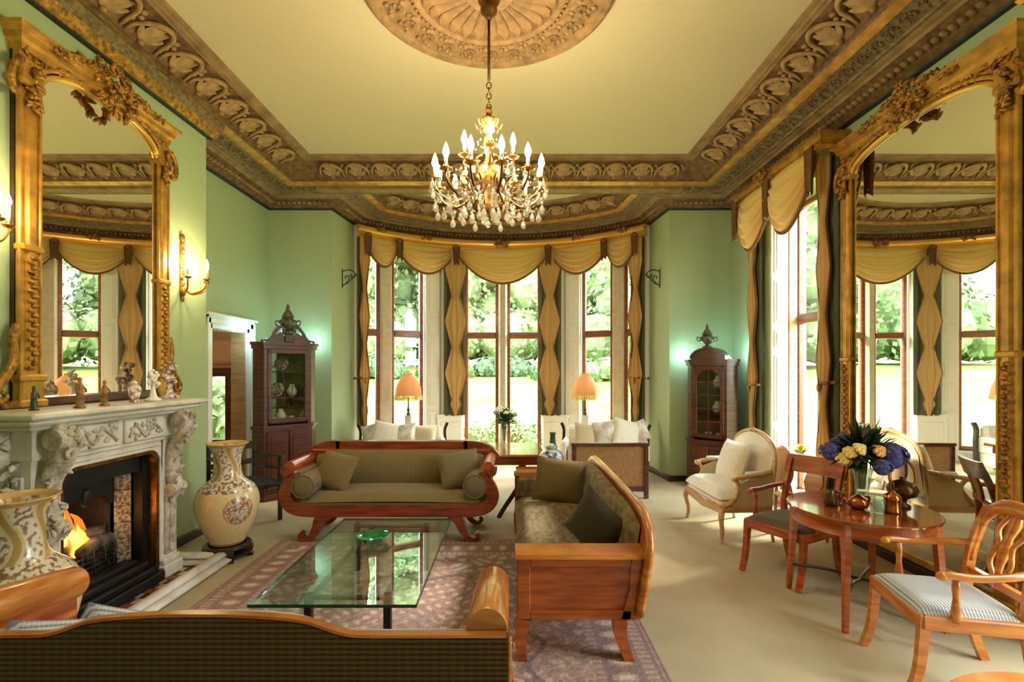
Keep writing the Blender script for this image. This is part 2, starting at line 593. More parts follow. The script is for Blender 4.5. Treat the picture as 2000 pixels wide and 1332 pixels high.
    def build(s, name, m, parent=None, smooth=False, loc=None, rot=None, auto=None):
        me = bpy.data.meshes.new(name)
        me.from_pydata(s.v, [], s.f)
        me.update()
        mm = MATS[m] if isinstance(m, str) else m
        me.materials.append(mm)
        if smooth:
            me.polygons.foreach_set('use_smooth', [True] * len(me.polygons))
            if auto:
                me.set_sharp_from_angle(angle=R(auto))
        o = bpy.data.objects.new(name, me)
        COL.objects.link(o)
        if parent is not None:
            o.parent = parent
        if loc is not None:
            o.location = loc
        if rot is not None:
            o.rotation_euler = rot
        return o


def tag(o, label=None, cat=None, group=None, kind=None):
    if label: o['label'] = label
    if cat: o['category'] = cat
    if group: o['group'] = group
    if kind: o['kind'] = kind
    return o


def thing(name, label, cat, loc=(0, 0, 0), rz=0.0, group=None):
    o = bpy.data.objects.new(name, None)
    COL.objects.link(o)
    o.empty_display_size = 0.1
    o.location = loc
    o.rotation_euler = (0, 0, rz)
    return tag(o, label, cat, group)


def copy_tree(o, parent=None):
    c = o.copy()
    COL.objects.link(c)
    if parent is not None:
        c.parent = parent
    for ch in list(o.children):
        copy_tree(ch, c)
    return c


def part_copy(o, parent, loc=None, rot=None, scale=None):
    c = o.copy()
    COL.objects.link(c)
    c.parent = parent
    if loc is not None: c.location = loc
    if rot is not None: c.rotation_euler = rot
    if scale is not None: c.scale = scale
    return c


def struct(o):
    o['kind'] = 'structure'
    return o


def bez(p0, p1, p2, p3, n=8):
    out = []
    for i in range(n + 1):
        t = i / n
        out.append(tuple((1 - t) ** 3 * a + 3 * (1 - t) ** 2 * t * b + 3 * (1 - t) * t * t * c + t ** 3 * d for a, b, c, d in zip(p0, p1, p2, p3)))
    return out


def smooth_path(pts, n=6):
    """Catmull-Rom through pts"""
    out = []
    for i in range(len(pts) - 1):
        p0 = pts[max(i - 1, 0)]; p1 = pts[i]; p2 = pts[i + 1]; p3 = pts[min(i + 2, len(pts) - 1)]
        for k in range(n):
            t = k / n
            out.append(tuple(0.5 * (2 * b + (c - a) * t + (2 * a - 5 * b + 4 * c - d) * t * t + (-a + 3 * b - 3 * c + d) * t ** 3) for a, b, c, d in zip(p0, p1, p2, p3)))
    out.append(tuple(pts[-1]))
    return out


def point_light(name, loc, watts, color=(1, 0.82, 0.55), size=0.03, parent=None):
    d = bpy.data.lights.new(name, 'POINT')
    d.energy = watts
    d.color = color
    d.shadow_soft_size = size
    o = bpy.data.objects.new(name, d)
    COL.objects.link(o)
    o.location = loc
    if parent is not None:
        o.parent = parent
    return o


def cushion_mesh(w, h, t, n=10):
    """a plump square pillow lying in the xz plane, y is thickness"""
    mb = MB()
    for sgn in (1, -1):
        def fn(u, v, sgn=sgn):
            a, b = u * 2 - 1, v * 2 - 1
            f = max(0.0, (1 - a * a)) ** 0.42 * max(0.0, (1 - b * b)) ** 0.42
            pinch = 1 - 0.07 * (1 - abs(a)) * 0 - 0.06 * (1 - abs(b) ** 2) * abs(a) ** 3
            pinch2 = 1 - 0.06 * (1 - abs(a) ** 2) * abs(b) ** 3
            return (a * w / 2 * pinch, sgn * t / 2 * f, b * h / 2 * pinch2)
        mb.grid(fn, n, n, flip=(sgn == 1))
    return mb

# ------------------------------------------------------------------ room shell
XL, XR, YB, YF = -3.82, 3.46, 7.75, -0.7
ZC = 4.66
BX, BY, BR = -0.18, 6.2, 3.5         # bay arc centre and radius
P_L, P_R = (-2.83, 7.75), (2.47, 7.75)


def arc(a, r=BR):
    return (BX + r * math.sin(R(a)), BY + r * math.cos(R(a)))


def arc_prism(mb, a0, a1, r0, r1, z0, z1, n=8):
    pts = [arc(a0 + (a1 - a0) * i / n, r0) for i in range(n + 1)] + [arc(a1 + (a0 - a1) * i / n, r1) for i in range(n + 1)]
    return mb.prism(pts, z0, z1, 'z')


struct(MB().box(-4.3, 4.3, -1.0, 10.2, -0.2, 0.0).build('floor', 'carpet'))
struct(MB().box(-4.3, 4.3, -1.0, 10.2, ZC, ZC + 0.2).build('ceiling', 'cream_ceiling'))
# left wall with the doorway, chimney breast with the fireplace recess
DY0, DY1, DZ = 6.25, 7.08, 2.28
w = MB().box(XL - .2, XL, YF, DY0, 0, ZC).box(XL - .2, XL, DY1, YB + .3, 0, ZC).box(XL - .2, XL, DY0, DY1, DZ, ZC)
struct(w.build('wall_left', 'green_wall'))
CH = -3.30
FY0, FY1, FZ = 3.2, 4.1, 1.15
w = MB().box(XL, CH, 2.0, FY0, 0, ZC).box(XL, CH, FY1, 5.33, 0, ZC).box(XL, CH, FY0, FY1, FZ, ZC)
struct(w.build('wall_chimney', 'green_wall'))
# right wall with two tall windows
WZ0, WZ1 = 0.12, 3.95
WY = [(5.35, 6.65), (1.25, 2.95)]
w = MB().box(XR, XR + .5, YF, WY[1][0], 0, ZC).box(XR, XR + .5, WY[1][1], WY[0][0], 0, ZC).box(XR, XR + .5, WY[0][1], YB + .3, 0, ZC)
for a, b in WY:
    w.box(XR, XR + .5, a, b, 0, WZ0).box(XR, XR + .5, a, b, WZ1, ZC)
struct(w.build('wall_right', 'green_wall'))
struct(MB().box(XL - .2, XR + .5, YF - .2, YF, 0, ZC).build('wall_front', 'green_wall'))
# two piers left and right of the bay, bay side walls
SL, SR = arc(-47), arc(47)
w = MB().prism([(XL, YB), P_L, SL, (SL[0] - .25, SL[1] + .15), (XL, YB + .9)], 0, ZC, 'z')
w.prism([P_R, (XR, YB), (XR, YB + .9), (SR[0] + .25, SR[1] + .15), SR], 0, ZC, 'z')
struct(w.build('wall_back', 'green_wall'))
# the bay's own curved wall: sill, head and the piers between its windows
BZ0, BZ1 = 0.22, 3.92
w = MB()
arc_prism(w, -48, 48, BR, BR + .35, 0, BZ0, 24)
arc_prism(w, -48, 48, BR, BR + .35, BZ1, ZC, 24)
for s in (-1, 1):
    arc_prism(w, s * 12.6, s * 24.8, BR + .02, BR + .35, BZ0, BZ1, 5)
    arc_prism(w, s * 44.2, s * 48, BR, BR + .35, BZ0, BZ1, 3)
struct(w.build('wall_bay', 'white_paint'))
# skirting
SK = [(0, 0.0), (.022, 0.0), (.022, .075), (.012, .09), (0, .09)]
struct(MB().sweep(SK, [(XL, 5.33), (XL, DY0 - .15)]).build('baseboard_left', 'dark_wood'))
struct(MB().sweep(SK, [(XL, 2.0), (CH, 2.0), (CH, 2.9)]).sweep(SK, [(CH, 4.4), (CH, 5.33), (XL, 5.33)]).build('baseboard_chimney', 'dark_wood'))
struct(MB().sweep(SK, [(XL, 7.23), (XL, YB), P_L, SL]).sweep(SK, [SR, P_R, (XR, YB)]).build('baseboard_back', 'dark_wood'))
struct(MB().sweep(SK, [(XR, YB), (XR, 6.7)]).sweep(SK, [(XR, 5.3), (XR, 3.0)]).build('baseboard_right', 'dark_wood'))

# ------------------------------------------------------------------ cornice
LOW = [('black_fillet', 'black_paint', [(0, 4.25), (.05, 4.25), (.06, 4.265)]),
       ('bead_bed', 'cornice_dark', [(.06, 4.265), (.10, 4.285), (.22, 4.345), (.25, 4.35)]),
       ('lower_fillet', 'cornice_brown', [(.25, 4.35), (.27, 4.37), (.30, 4.372), (.33, 4.385)])]
UPP = [('grey_band', 'cornice_grey', [(.33, 4.385), (.36, 4.385), (.37, 4.40), (.55, 4.43)]),
       ('gilt_fillet', 'gilt', [(.55, 4.43), (.56, 4.422), (.60, 4.427), (.625, 4.445), (.66, 4.45)]),
       ('dark_fillet', 'cornice_dark', [(.66, 4.45), (.67, 4.475), (.70, 4.48)]),
       ('leaf_cove', 'cornice_dark', [(.70, 4.48), (.74, 4.525), (.82, 4.575), (.90, 4.602), (.98, 4.615)]),
       ('upper_lip', 'cornice_brown', [(.98, 4.615), (.985, 4.632), (1.02, 4.634), (1.03, 4.646), (1.065, 4.648), (1.09, 4.66)])]
ARC = [arc(a) for a in np.linspace(-47, 47, 33)]


def cove(q, off=0.0, x=0.0):
    """point on the cove surface at height fraction q, raised by off"""
    p = .70 + .285 * (q ** 1.25)
    z = 4.485 + .134 * (q ** .62)
    return (x, p + .5 * off, z - .86 * off)


def leaf_mesh():
    """one palmette of the acanthus frieze: a bold arched rib round a five-lobed leaf.
    x along the wall, y out from the wall, z up; origin on the wall line"""
    mb = MB()
    n = 12
    pts = []
    for k in range(n + 1):
        a = PI * k / n
        pts.append(cove(.04 + .86 * math.sin(a) ** .8, .022 + .03 * math.sin(a), .165 * math.cos(a)))
    mb.tube(pts, [.012 + .012 * math.sin(PI * k / n) for k in range(n + 1)], 5)
    for k, (dx, tip, w_) in enumerate(((0, .86, .046), (-.062, .76, .040), (.062, .76, .040), (-.112, .50, .032), (.112, .50, .032))):
        rows = 5
        o = len(mb.v)
        for i in range(rows + 1):
            f = i / rows
            q = .05 + (tip - .05) * f
            hw_ = w_ * math.sin(PI * min(.97, .12 + .83 * f)) ** .7
            xc = dx * f ** .7
            up = .016 + .02 * math.sin(PI * f) + .03 * max(0, f - .6)
            for u in (-1, 0, 1):
                mb.v.append(cove(max(0.02, q), up + (.012 if u == 0 else -.004), xc + u * hw_))
        mb.f += [(o + i * 3 + j, o + i * 3 + j + 1, o + i * 3 + 4 + j, o + i * 3 + 3 + j) for i in range(rows) for j in range(2)]
    mb.ball(cove(.06, .03), (.03, .03, .025), 6, 4)
    return mb


def bud_mesh():
    mb = MB()
    for dx, dp, r_ in ((0, .80, .03), (-.035, .85, .026), (.035, .85, .026), (0, .90, .03)):
        z = 4.485 + .142 * (((dp - .70) / .32) ** .5) - .012
        mb.ball((dx, dp, z), (r_, r_, .02), 6, 4)
    return mb


def scroll_mesh():
    mb = MB()
    for i in range(9):
        a = i * .75
        r_ = .05 - .0045 * i
        mb.ball((-.02 + r_ * math.cos(a), .46 + r_ * 1.2 * math.sin(a), 4.412 - .004), (.014, .014, .012), 5, 3)
    mb.ball((.055, .42, 4.404), (.016, .02, .012), 5, 3).ball((.055, .50, 4.418), (.016, .02, .012), 5, 3)
    return mb


def along(path, pitch, start=0.0, end_gap=0.0):
    """points with tangent angle at equal pitch along a polyline"""
    out = []
    L = []
    for i in range(len(path) - 1):
        L.append((Vector(path[i + 1]) - Vector(path[i])).length)
    tot = sum(L)
    n = max(1, int((tot - start - end_gap) / pitch))
    sp = (tot - start - end_gap) / n
    for k in range(n):
        d = start + sp * (k + .5)
        i = 0
        while i < len(L) - 1 and d > L[i]:
            d -= L[i]; i += 1
        a, b = Vector(path[i]), Vector(path[i + 1])
        q = a + (b - a) * (d / L[i])
        out.append((q.x, q.y, math.atan2((b - a).y, (b - a).x)))
    return out


leaf_me = bud_me = None


def dress(parent, paths, pitch=.36, p_bead=.16, leaf=True):
    """leaves, buds and beads standing proud of the cornice along each path of the wall line"""
    global leaf_me, bud_me
    if leaf_me is None:
        lo = leaf_mesh().build('acanthus_leaf', 'cornice_leaf', parent, smooth=True)
        leaf_me = lo.data
        bo = bud_mesh().build('flower_bud', 'cornice_leaf', parent, smooth=True)
        bud_me = bo.data
        bpy.data.objects.remove(lo); bpy.data.objects.remove(bo)
    for path, g0, g1 in paths:
        for me, nm, sh in ((leaf_me, 'acanthus_leaf', 0), (bud_me, 'flower_bud', pitch / 2)):
            for x, y, a in along(path, pitch, g0 + sh, g1 - sh):
                o = bpy.data.objects.new(nm, me)
                COL.objects.link(o)
                o.parent = parent
                o.location = (x, y, 0)
                o.rotation_euler = (0, 0, a + PI)      # local y points into the room


def beads(parent, paths, kind):
    mb = MB()
    for path, g0, g1 in paths:
        pitch = .075 if kind == 'bead' else .17
        for x, y, a in along(path, pitch, g0, g1):
            q = MB()
            if kind == 'bead':
                q.ball((0, .165, 4.312), (.028, .045, .026), 6, 4)
            else:
                q = scroll_mesh()
            mb.add(*q.xf(Matrix.Translation((x, y, 0)) @ Matrix.Rotation(a + PI, 4, 'Z')).__dict__.values())
    o = mb.build('bead_moulding' if kind == 'bead' else 'scroll_moulding', 'cornice_brown' if kind == 'bead' else 'cornice_grey', parent, smooth=True)
    o['kind'] = 'stuff'
    return o


main_path = [(XL, YF), (XL, YB), (XR, YB), (XR, YF)]
low_path = [(XL, 5.33), (XL, YB), P_L] + ARC + [P_R, (XR, YB), (XR, YF)]
bay_path = [(-2.865, 7.44)] + ARC + [(2.505, 7.44)]
t1 = struct(bpy.data.objects.new('trim_1', None)); COL.objects.link(t1)
t2 = struct(bpy.data.objects.new('trim_2', None)); COL.objects.link(t2)
t3 = struct(bpy.data.objects.new('trim_3', None)); COL.objects.link(t3)
for nm, m, pr in UPP:
    MB().sweep(pr, main_path).build(nm, m, t1, smooth=True, auto=35)
    MB().sweep(pr, bay_path).build(nm, m, t2, smooth=True, auto=35)
for nm, m, pr in LOW:
    MB().sweep(pr, low_path).build(nm, m, t3, smooth=True, auto=35)
# compressed lower mouldings on the chimney breast
brp = [(XL, 2.0), (CH, 2.0), (CH, 5.33), (XL, 5.33)]
for nm, m, pr in (('black_fillet', 'black_paint', [(0, 4.25), (.04, 4.25), (.05, 4.262)]), ('bead_bed', 'gilt_carved', [(.05, 4.262), (.08, 4.29), (.10, 4.34)]),
                  ('lower_fillet', 'cornice_grey', [(.10, 4.34), (.12, 4.37), (.13, 4.44)])):
    MB().sweep(pr, brp).build(nm, m, t3, smooth=True, auto=35)
struct(MB().box(P_L[0] - .04, P_R[0] + .04, 7.22, 7.44, 4.39, ZC).build('beam_bay', 'cornice_brown'))
dress(t1, [([(XL, 0.5), (XL, YB)], 0, 1.15), ([(XL, YB), (XR, YB)], 1.1, 1.1), ([(XR, YB), (XR, .5)], 1.15, 0)])
dress(t2, [(bay_path, .75, .75)], pitch=.42)
beads(t3, [([(XL, 5.4), (XL, YB)], 0, .2), ([(XL, YB), P_L], .2, 0), ([P_L] + ARC + [P_R], .1, .1), ([P_R, (XR, YB)], 0, .2), ([(XR, YB), (XR, .5)], .2, 0)], 'bead')
beads(t3, [([(CH - .15, 2.1), (CH - .15, 5.2)], 0, 0)], 'bead')
beads(t1, [([(XL, .5), (XL, YB)], 0, .45), ([(XL, YB), (XR, YB)], .45, .45), ([(XR, YB), (XR, .5)], .45, 0)], 'scroll')

# ------------------------------------------------------------------ doorway and the hall beyond
d1 = struct(bpy.data.objects.new('door_1', None)); COL.objects.link(d1)
d1.location = (XL, (DY0 + DY1) / 2, 0)
hw = (DY1 - DY0) / 2
ARCH = [(0, 0), (.03, 0.0), (.03, .05), (.05, .06), (.05, .12), (.07, .13), (.07, .15), (0, .15)]
for s in (-1, 1):
    mb = MB()
    mb.prism([(-.0 + p, s * (hw + q)) for p, q in ARCH], 0, DZ + .15, 'z')
    mb.build('casing_jamb', 'white_paint', d1)
mb = MB()
mb.prism([(p, DZ + q) for p, q in ARCH], -hw - .15, hw + .15, 'y')
mb.box(0, .1, -hw - .18, hw + .18, DZ + .15, DZ + .19, .01)
mb.build('casing_head', 'white_paint', d1)
MB().box(-.2, 0, -hw - .0, -hw + .015, 0, DZ).box(-.2, 0, hw - .015, hw, 0, DZ).box(-.2, 0, -hw, hw, DZ - .015, DZ).build('door_lining', 'hall_wood', d1)

# hall: walls, ceiling and a garden window standing in for a dark-framed looking glass
HX0, HX1, HY0, HY1 = -7.2, XL - .2, 4.5, 9.6
hw_ = MB().box(HX0 - .2, HX0, HY0, HY1, 0, 3.4).box(HX0, HX1, HY0 - .2, HY0, 0, 3.4).box(HX1 - .02, HX1, YB, HY1, 0, 3.4)
GX0, GX1, GZ0, GZ1 = -5.98, -5.52, .38, 1.62
hw_.box(HX0, GX0, HY1, HY1 + .2, 0, 3.4).box(GX1, HX1, HY1, HY1 + .2, 0, 3.4).box(GX0, GX1, HY1, HY1 + .2, 0, GZ0).box(GX0, GX1, HY1, HY1 + .2, GZ1, 3.4)
struct(hw_.build('wall_hall', 'hall_wall'))
struct(MB().box(HX0, HX1, HY0, HY1, 3.4, 3.6).build('ceiling_hall', 'cream_ceiling'))
struct(MB().box(HX0, XL - .2, HY0, HY1 + .2, -.2, -.002).build('floor_hall', 'carpet'))
w6 = struct(bpy.data.objects.new('window_6', None)); COL.objects.link(w6)
w6.location = ((GX0 + GX1) / 2, HY1, GZ0)
gw, gh = (GX1 - GX0) / 2, GZ1 - GZ0
MB().box(-gw - .12, -gw + .02, -.06, .06, -.05, gh + .05).box(gw - .02, gw + .1, -.06, .06, -.05, gh + .05).box(-gw - .2, gw + .16, -.12, .06, gh, gh + .16, .01).box(-gw, gw, -.06, .06, -.05, .02).build('window_frame', 'mahogany', w6)
MB().box(-gw, gw, .03, .036, 0, gh).build('pane', 'window_glass', w6)
# panelling of the hall wall right of that window
t4 = struct(bpy.data.objects.new('trim_4', None)); COL.objects.link(t4)
for x0, x1, z0, z1 in ((-5.32, -5.2, .25, 2.0), (-5.1, -4.62, 1.0, 2.25), (-5.1, -4.62, .25, .85), (-5.95, -5.3, 1.85, 2.35), (-4.5, -4.1, .25, 2.25)):
    MB().box(x0, x1, HY1 - .03, HY1, z0, z1, .012).build('panel', 'hall_wood', t4)
    MB().box(x0 + .05, x1 - .05, HY1 - .04, HY1, z0 + .05, z1 - .05, .008).build('panel', 'hall_paint', t4)
point_light('hall_fill_light', (-5.9, 6.6, 2.9), 40, (1, .86, .66), .12)  # unseen light added to brighten the hall, no fixture is modelled

# ------------------------------------------------------------------ bay windows


def sash_window(name, p0, p1, lights, z0, z1, set_back, stone=None, transom=2.42, nodes='window_wood'):
    """window between plan points p0 and p1 (seen from inside left to right). lights = [(x0,x1)] in metres along it."""
    a = math.atan2(p1[1] - p0[1], p1[0] - p0[0])
    root = struct(bpy.data.objects.new(name, None)); COL.objects.link(root)
    root.location = (p0[0], p0[1], 0)
    root.rotation_euler = (0, 0, a)
    L = math.hypot(p1[0] - p0[0], p1[1] - p0[1])
    y0, y1 = set_back, set_back + .07
    fw = .07
    for x0, x1 in lights:
        f = MB()
        f.box(x0, x0 + fw, y0, y1, z0, z1, .008).box(x1 - fw, x1, y0, y1, z0, z1, .008)
        f.box(x0 + fw, x1 - fw, y0, y1, z0, z0 + .08, .008).box(x0 + fw, x1 - fw, y0, y1, z1 - .07, z1, .008)
        f.build('window_frame', nodes, root)
        MB().box(x0 + fw, x1 - fw, y0 - .02, y1, transom - .065, transom + .065, .015).build('transom', nodes, root)
        MB().box(x0 + fw, x1 - fw, y0 + .03, y0 + .035, z0 + .08, transom - .055).build('pane', 'window_glass', root)
        MB().box(x0 + fw, x1 - fw, y0 + .03, y0 + .035, transom + .055, z1 - .07).build('pane', 'window_glass', root)
    for x0, x1 in (stone or []):
        mb = MB().prism([(x0, y1 + .1), (x0, y0 - .03), (x0 + .035, y0 - .09), (x1 - .035, y0 - .09), (x1, y0 - .03), (x1, y1 + .1)], z0, z1, 'z')
        mb.build('mullion', 'stone_mullion', root)
    MB().box(0, L, -.02, set_back + .1, z0 - .05, z0, .01).build('window_sill', 'white_paint', root)
    return root


A0, A1 = arc(-12.4), arc(12.4)
L0 = math.dist(A0, A1)
sash_window('window_1', A0, A1, [(.0, L0 / 2 - .075), (L0 / 2 + .075, L0)], BZ0, BZ1, .06, [(L0 / 2 - .085, L0 / 2 + .085)])
B0, B1 = arc(-44.2), arc(-24.8)
LB = math.dist(B0, B1)
sash_window('window_2', B0, B1, [(0, .33), (.53, LB)], BZ0, BZ1, .08, [(.32, .54)])
C0, C1 = arc(24.8), arc(44.2)
sash_window('window_3', C0, C1, [(0, LB - .53), (LB - .33, LB)], BZ0, BZ1, .08, [(LB - .54, LB - .32)])
# white panelled shutters on the piers between the bay windows
for i, s in enumerate((-1, 1)):
    a0, a1 = (-24.8, -12.6) if s < 0 else (12.6, 24.8)
    q0, q1 = arc(a0), arc(a1)
    root = struct(bpy.data.objects.new('trim_%d' % (5 + i), None)); COL.objects.link(root)
    root.location = (q0[0], q0[1], 0)
    root.rotation_euler = (0, 0, math.atan2(q1[1] - q0[1], q1[0] - q0[0]))
    L = math.dist(q0, q1)
    leafs = [(0.0, L * .36), (L * .40, L * .98)] if s < 0 else [(L * .02, L * .60), (L * .64, L)]
    for x0, x1 in leafs:
        MB().box(x0, x1, -.05, .0, BZ0, BZ1 - .1, .008).build('shutter_leaf', 'white_paint', root)
        for z0, z1 in ((.32, .98), (1.08, 1.5), (1.6, 2.28), (2.38, 2.62), (2.72, 3.6)):
            f = MB()
            f.box(x0 + .045, x1 - .045, -.062, -.05, z0, z1, .006).box(x0 + .075, x1 - .075, -.072, -.06, z0 + .03, z1 - .03, .006)
            f.build('shutter_panel', 'white_paint', root)
    mid = .60 * L if s < 0 else .40 * L
    MB().box(mid - .24, mid + .24, -.13, -.05, 0.0, .88, .01).box(mid - .26, mid + .26, -.15, -.05, .84, .90, .01).box(mid - .18, mid + .18, -.142, -.12, .1, .76, .01).build('pedestal', 'white_paint', root)

# ------------------------------------------------------------------ right hand windows
for i, (a, b) in enumerate(WY):
    # seen from inside, left end is the far one
    sash_window('window_%d' % (4 + i), (XR + .36, b), (XR + .36, a), [(0.0, (b - a) / 2 - .06), ((b - a) / 2 + .06, b - a)], WZ0, WZ1, .0, [((b - a) / 2 - .07, (b - a) / 2 + .07)])
    root = struct(bpy.data.objects.new('trim_%d' % (7 + i), None)); COL.objects.link(root)
    for y, s in ((b, -1), (a, 1)):
        MB().box(XR + .01, XR + .24, y, y + s * .035, WZ0, WZ1, .006).build('shutter_leaf', 'white_paint', root)
        MB().box(XR + .25, XR + .36, y, y + s * .05, WZ0, WZ1, .006).build('window_lining', 'stone_mullion', root)
        for z0, z1 in ((.25, .95), (1.05, 1.95), (2.05, 2.28), (2.38, 2.95), (3.05, 3.8)):
            mb = MB()
            mb.box(XR + .045, XR + .205, y + s * .035, y + s * .047, z0, z1, .005).box(XR + .075, XR + .175, y + s * .045, y + s * .058, z0 + .03, z1 - .03, .005)
            mb.build('shutter_panel', 'white_paint', root)

# ------------------------------------------------------------------ garden outside


def lawn_h(x, y):
    d = math.hypot(x * .9, max(0, y - 6))
    h = -.35 + 2.9 * (1 / (1 + math.exp(-(d - 27) / 6.5))) - 2.9 * (1 / (1 + math.exp(27 / 6.5)))
    return h + .15 * mnoise.noise((x * .08, y * .08, 0))


NX, NY = 60, 50
mb = MB().grid(lambda u, v: (-70 + 150 * u, -30 + 110 * v, lawn_h(-70 + 150 * u, -30 + 110 * v)), NX, NY)
lawn = struct(mb.build('lawn', 'grass', smooth=True))


def foliage(blobs, n, size, seed):
    """leaf cards in tufts over a heap of ellipsoids"""
    rnd = random.Random(seed)
    mb = MB()
    tot = sum(b[3] * b[3] for b in blobs)
    for cx, cy, cz, r_, sq in blobs:
        k = int(n * r_ * r_ / tot)
        for _ in range(k):
            z = rnd.uniform(-.75, 1); a = rnd.uniform(0, 2 * PI); q = math.sqrt(max(0, 1 - z * z))
            rr = r_ * rnd.uniform(.78, 1.06)
            c = Vector((cx + rr * q * math.cos(a), cy + rr * q * math.sin(a), cz + rr * z * sq))
            nrm = Vector((q * math.cos(a), q * math.sin(a), z)) + Vector((rnd.uniform(-1, 1), rnd.uniform(-1, 1), rnd.uniform(-1, 1))) * .6
            nrm.normalize()
            u = nrm.orthogonal().normalized()
            u.rotate(Matrix.Rotation(rnd.uniform(0, 6.28), 3, nrm))
            v = nrm.cross(u)
            s1 = size * rnd.uniform(.6, 1.3); s2 = s1 * rnd.uniform(.45, .8)
            mb.add([c - u * s1, c - v * s2, c + u * s1, c + v * s2], [(0, 1, 2, 3)])
    return mb


def tree(name, label, x, y, h, w, m, seed, n=6500, size=.25, group=None, conifer=False):
    rnd = random.Random(seed)
    z0 = lawn_h(x, y)
    t = thing(name, label, 'tree', (x, y, z0), 0, group)
    blobs = []
    if conifer:
        for i in range(9):
            f = i / 8
            blobs.append((rnd.uniform(-.1, .1) * w, rnd.uniform(-.1, .1) * w, h * (.1 + .86 * f), w * .5 * (1.03 - f * .92), .75))
    else:
        for i in range(12):
            a = rnd.uniform(0, 6.28); q = rnd.uniform(.1, .36) * w; f = rnd.uniform(.2, .84)
            blobs.append((q * math.cos(a), q * math.sin(a), h * f, w * rnd.uniform(.22, .32), .9))
        blobs.append((0, 0, h * .55, w * .42, 1.1))
        for i in range(6):
            a = 2 * PI * i / 6
            blobs.append((.33 * w * math.cos(a), .33 * w * math.sin(a), h * .13, w * .26, .9))
    core = MB()
    for b in blobs:
        core.ball(b[:3], (b[3] * .76, b[3] * .76, b[3] * .76 * b[4]), 8, 6)
    core.add(*foliage(blobs, n, size, seed).__dict__.values())
    f = core.build('foliage', m, t)
    f['kind'] = 'stuff'
    MB().tube([(0, 0, -.3), (.1, 0, h * .3), (0, .1, h * .6)], [w * .05, w * .04, w * .02], 8).build('trunk', 'bark', t)
    return t


TR = [(-26, 40, 19, 13, 'foliage_mid', 'broad mid-green tree leftmost behind the lawn, left of the copper tree'),
      (-18.5, 46, 20, 12, 'foliage_copper', 'copper-leaved tree behind the lawn far left of the bay'),
      (-13, 39, 15, 10, 'foliage_light', 'pale green tree seen through the left bay window'),
      (-7.5, 47, 22, 13, 'foliage_mid', 'tall mid-green tree behind the pale one left of the middle window'),
      (-2.5, 43, 19, 11, 'foliage_light', 'light green tree behind the lawn left of the central mullion'),
      (3.0, 46, 21, 12, 'foliage_light', 'light green tree behind the lawn right of the central mullion'),
      (8.5, 41, 17, 11, 'foliage_mid', 'mid-green tree seen through the right bay window'),
      (14, 45, 20, 12, 'foliage_dark', 'dark green tree behind the lawn right of the bay'),
      (20, 38, 17, 11, 'foliage_mid', 'round mid-green tree far right behind the lawn'),
      (27, 31, 16, 11, 'foliage_light', 'pale tree out beyond the side window'),
      (32, 20, 15, 11, 'foliage_mid', 'mid-green tree level with the side window'),
      (34, 8, 15, 11, 'foliage_light', 'pale green tree out past the near side window')]
for i, (x, y, h, w, m, lb) in enumerate(TR):
    tree('garden_tree', lb, x, y, h, w, m, 40 + i, group='trees around the lawn')
tree('conifer', 'dark pointed conifer standing before the trees, seen in the left mirror', 12.5, 31, 12, 6.0, 'foliage_dark', 91, n=1800, size=.34, conifer=True)
# low hedge of rhododendrons at the top of the slope
HB = [(-9, 33, 'foliage_dark', 'leftmost dark clipped bush at the top of the lawn'), (-4.6, 34, 'foliage_mid', 'mid-green bush left of centre at the top of the lawn'), (-.6, 35, 'foliage_dark', 'dark bush behind the central mullion at the top of the lawn'),
      (3.2, 33, 'foliage_dark', 'dark bush right of the central mullion on the slope'), (6.2, 32, 'foliage_mid', 'green bush seen low in the right bay window'), (10, 33, 'foliage_dark', 'rightmost dark bush at the top of the lawn')]
for i, (x, y, m, lb) in enumerate(HB):
    z0 = lawn_h(x, y)
    t = thing('bush', lb, 'bush', (x, y, z0), 0, 'bushes along the top of the lawn')
    bl = [(-1.1, 0, .5, 1.1, .8), (.9, .2, .5, 1.2, .8), (0, -.3, .8, 1.0, .9)]
    core = MB()
    for b in bl:
        core.ball(b[:3], (b[3] * .85, b[3] * .85, b[3] * .85 * b[4]), 8, 6)
    core.add(*foliage(bl, 500, .2, 300 + i).__dict__.values())
    core.build('foliage', m, t)['kind'] = 'stuff'
t = thing('bush', 'round green bush outside the hall window beyond the left doorway', 'bush', (-7.3, 12.2, lawn_h(-7.3, 12.2)))
bl = [(-.4, 0, .7, .9, 1.1), (.5, .2, .6, .8, 1.2), (0, .3, 1.3, .7, 1)]
core = MB()
for b in bl:
    core.ball(b[:3], (b[3] * .85, b[3] * .85, b[3] * .85 * b[4]), 8, 6)
core.add(*foliage(bl, 700, .12, 399).__dict__.values())
core.build('foliage', 'foliage_mid', t)['kind'] = 'stuff'
# flowering plants just under the middle window
for i, (x, y) in enumerate(((-1.35, 11.0), (-.95, 11.35), (-.5, 11.05), (.0, 11.3), (.4, 11.0), (.8, 11.3), (1.15, 11.05))):
    z0 = lawn_h(x, y)
    t = thing('garden_shrub', ['leftmost', 'second from left', 'third from left', 'middle', 'third from right', 'second from right', 'rightmost'][i] + ' yellow-green shrub under the middle bay window', 'shrub', (x, y, z0), 0, 'shrubs under the bay window')
    bl = [(0, 0, .45, .3, 1.2), (.12, .05, .65, .22, 1.0)]
    core = MB().ball((0, 0, .4), (.22, .22, .3), 7, 5)
    core.add(*foliage(bl, 260, .055, 500 + i).__dict__.values())
    core.build('foliage', 'foliage_light', t)['kind'] = 'stuff'
    fl = foliage([(0, 0, .5, .34, 1.1)], 40, .04, 600 + i)
    fl.build('flowers', 'petal_lime' if i % 2 else 'rose_cream', t)['kind'] = 'stuff'

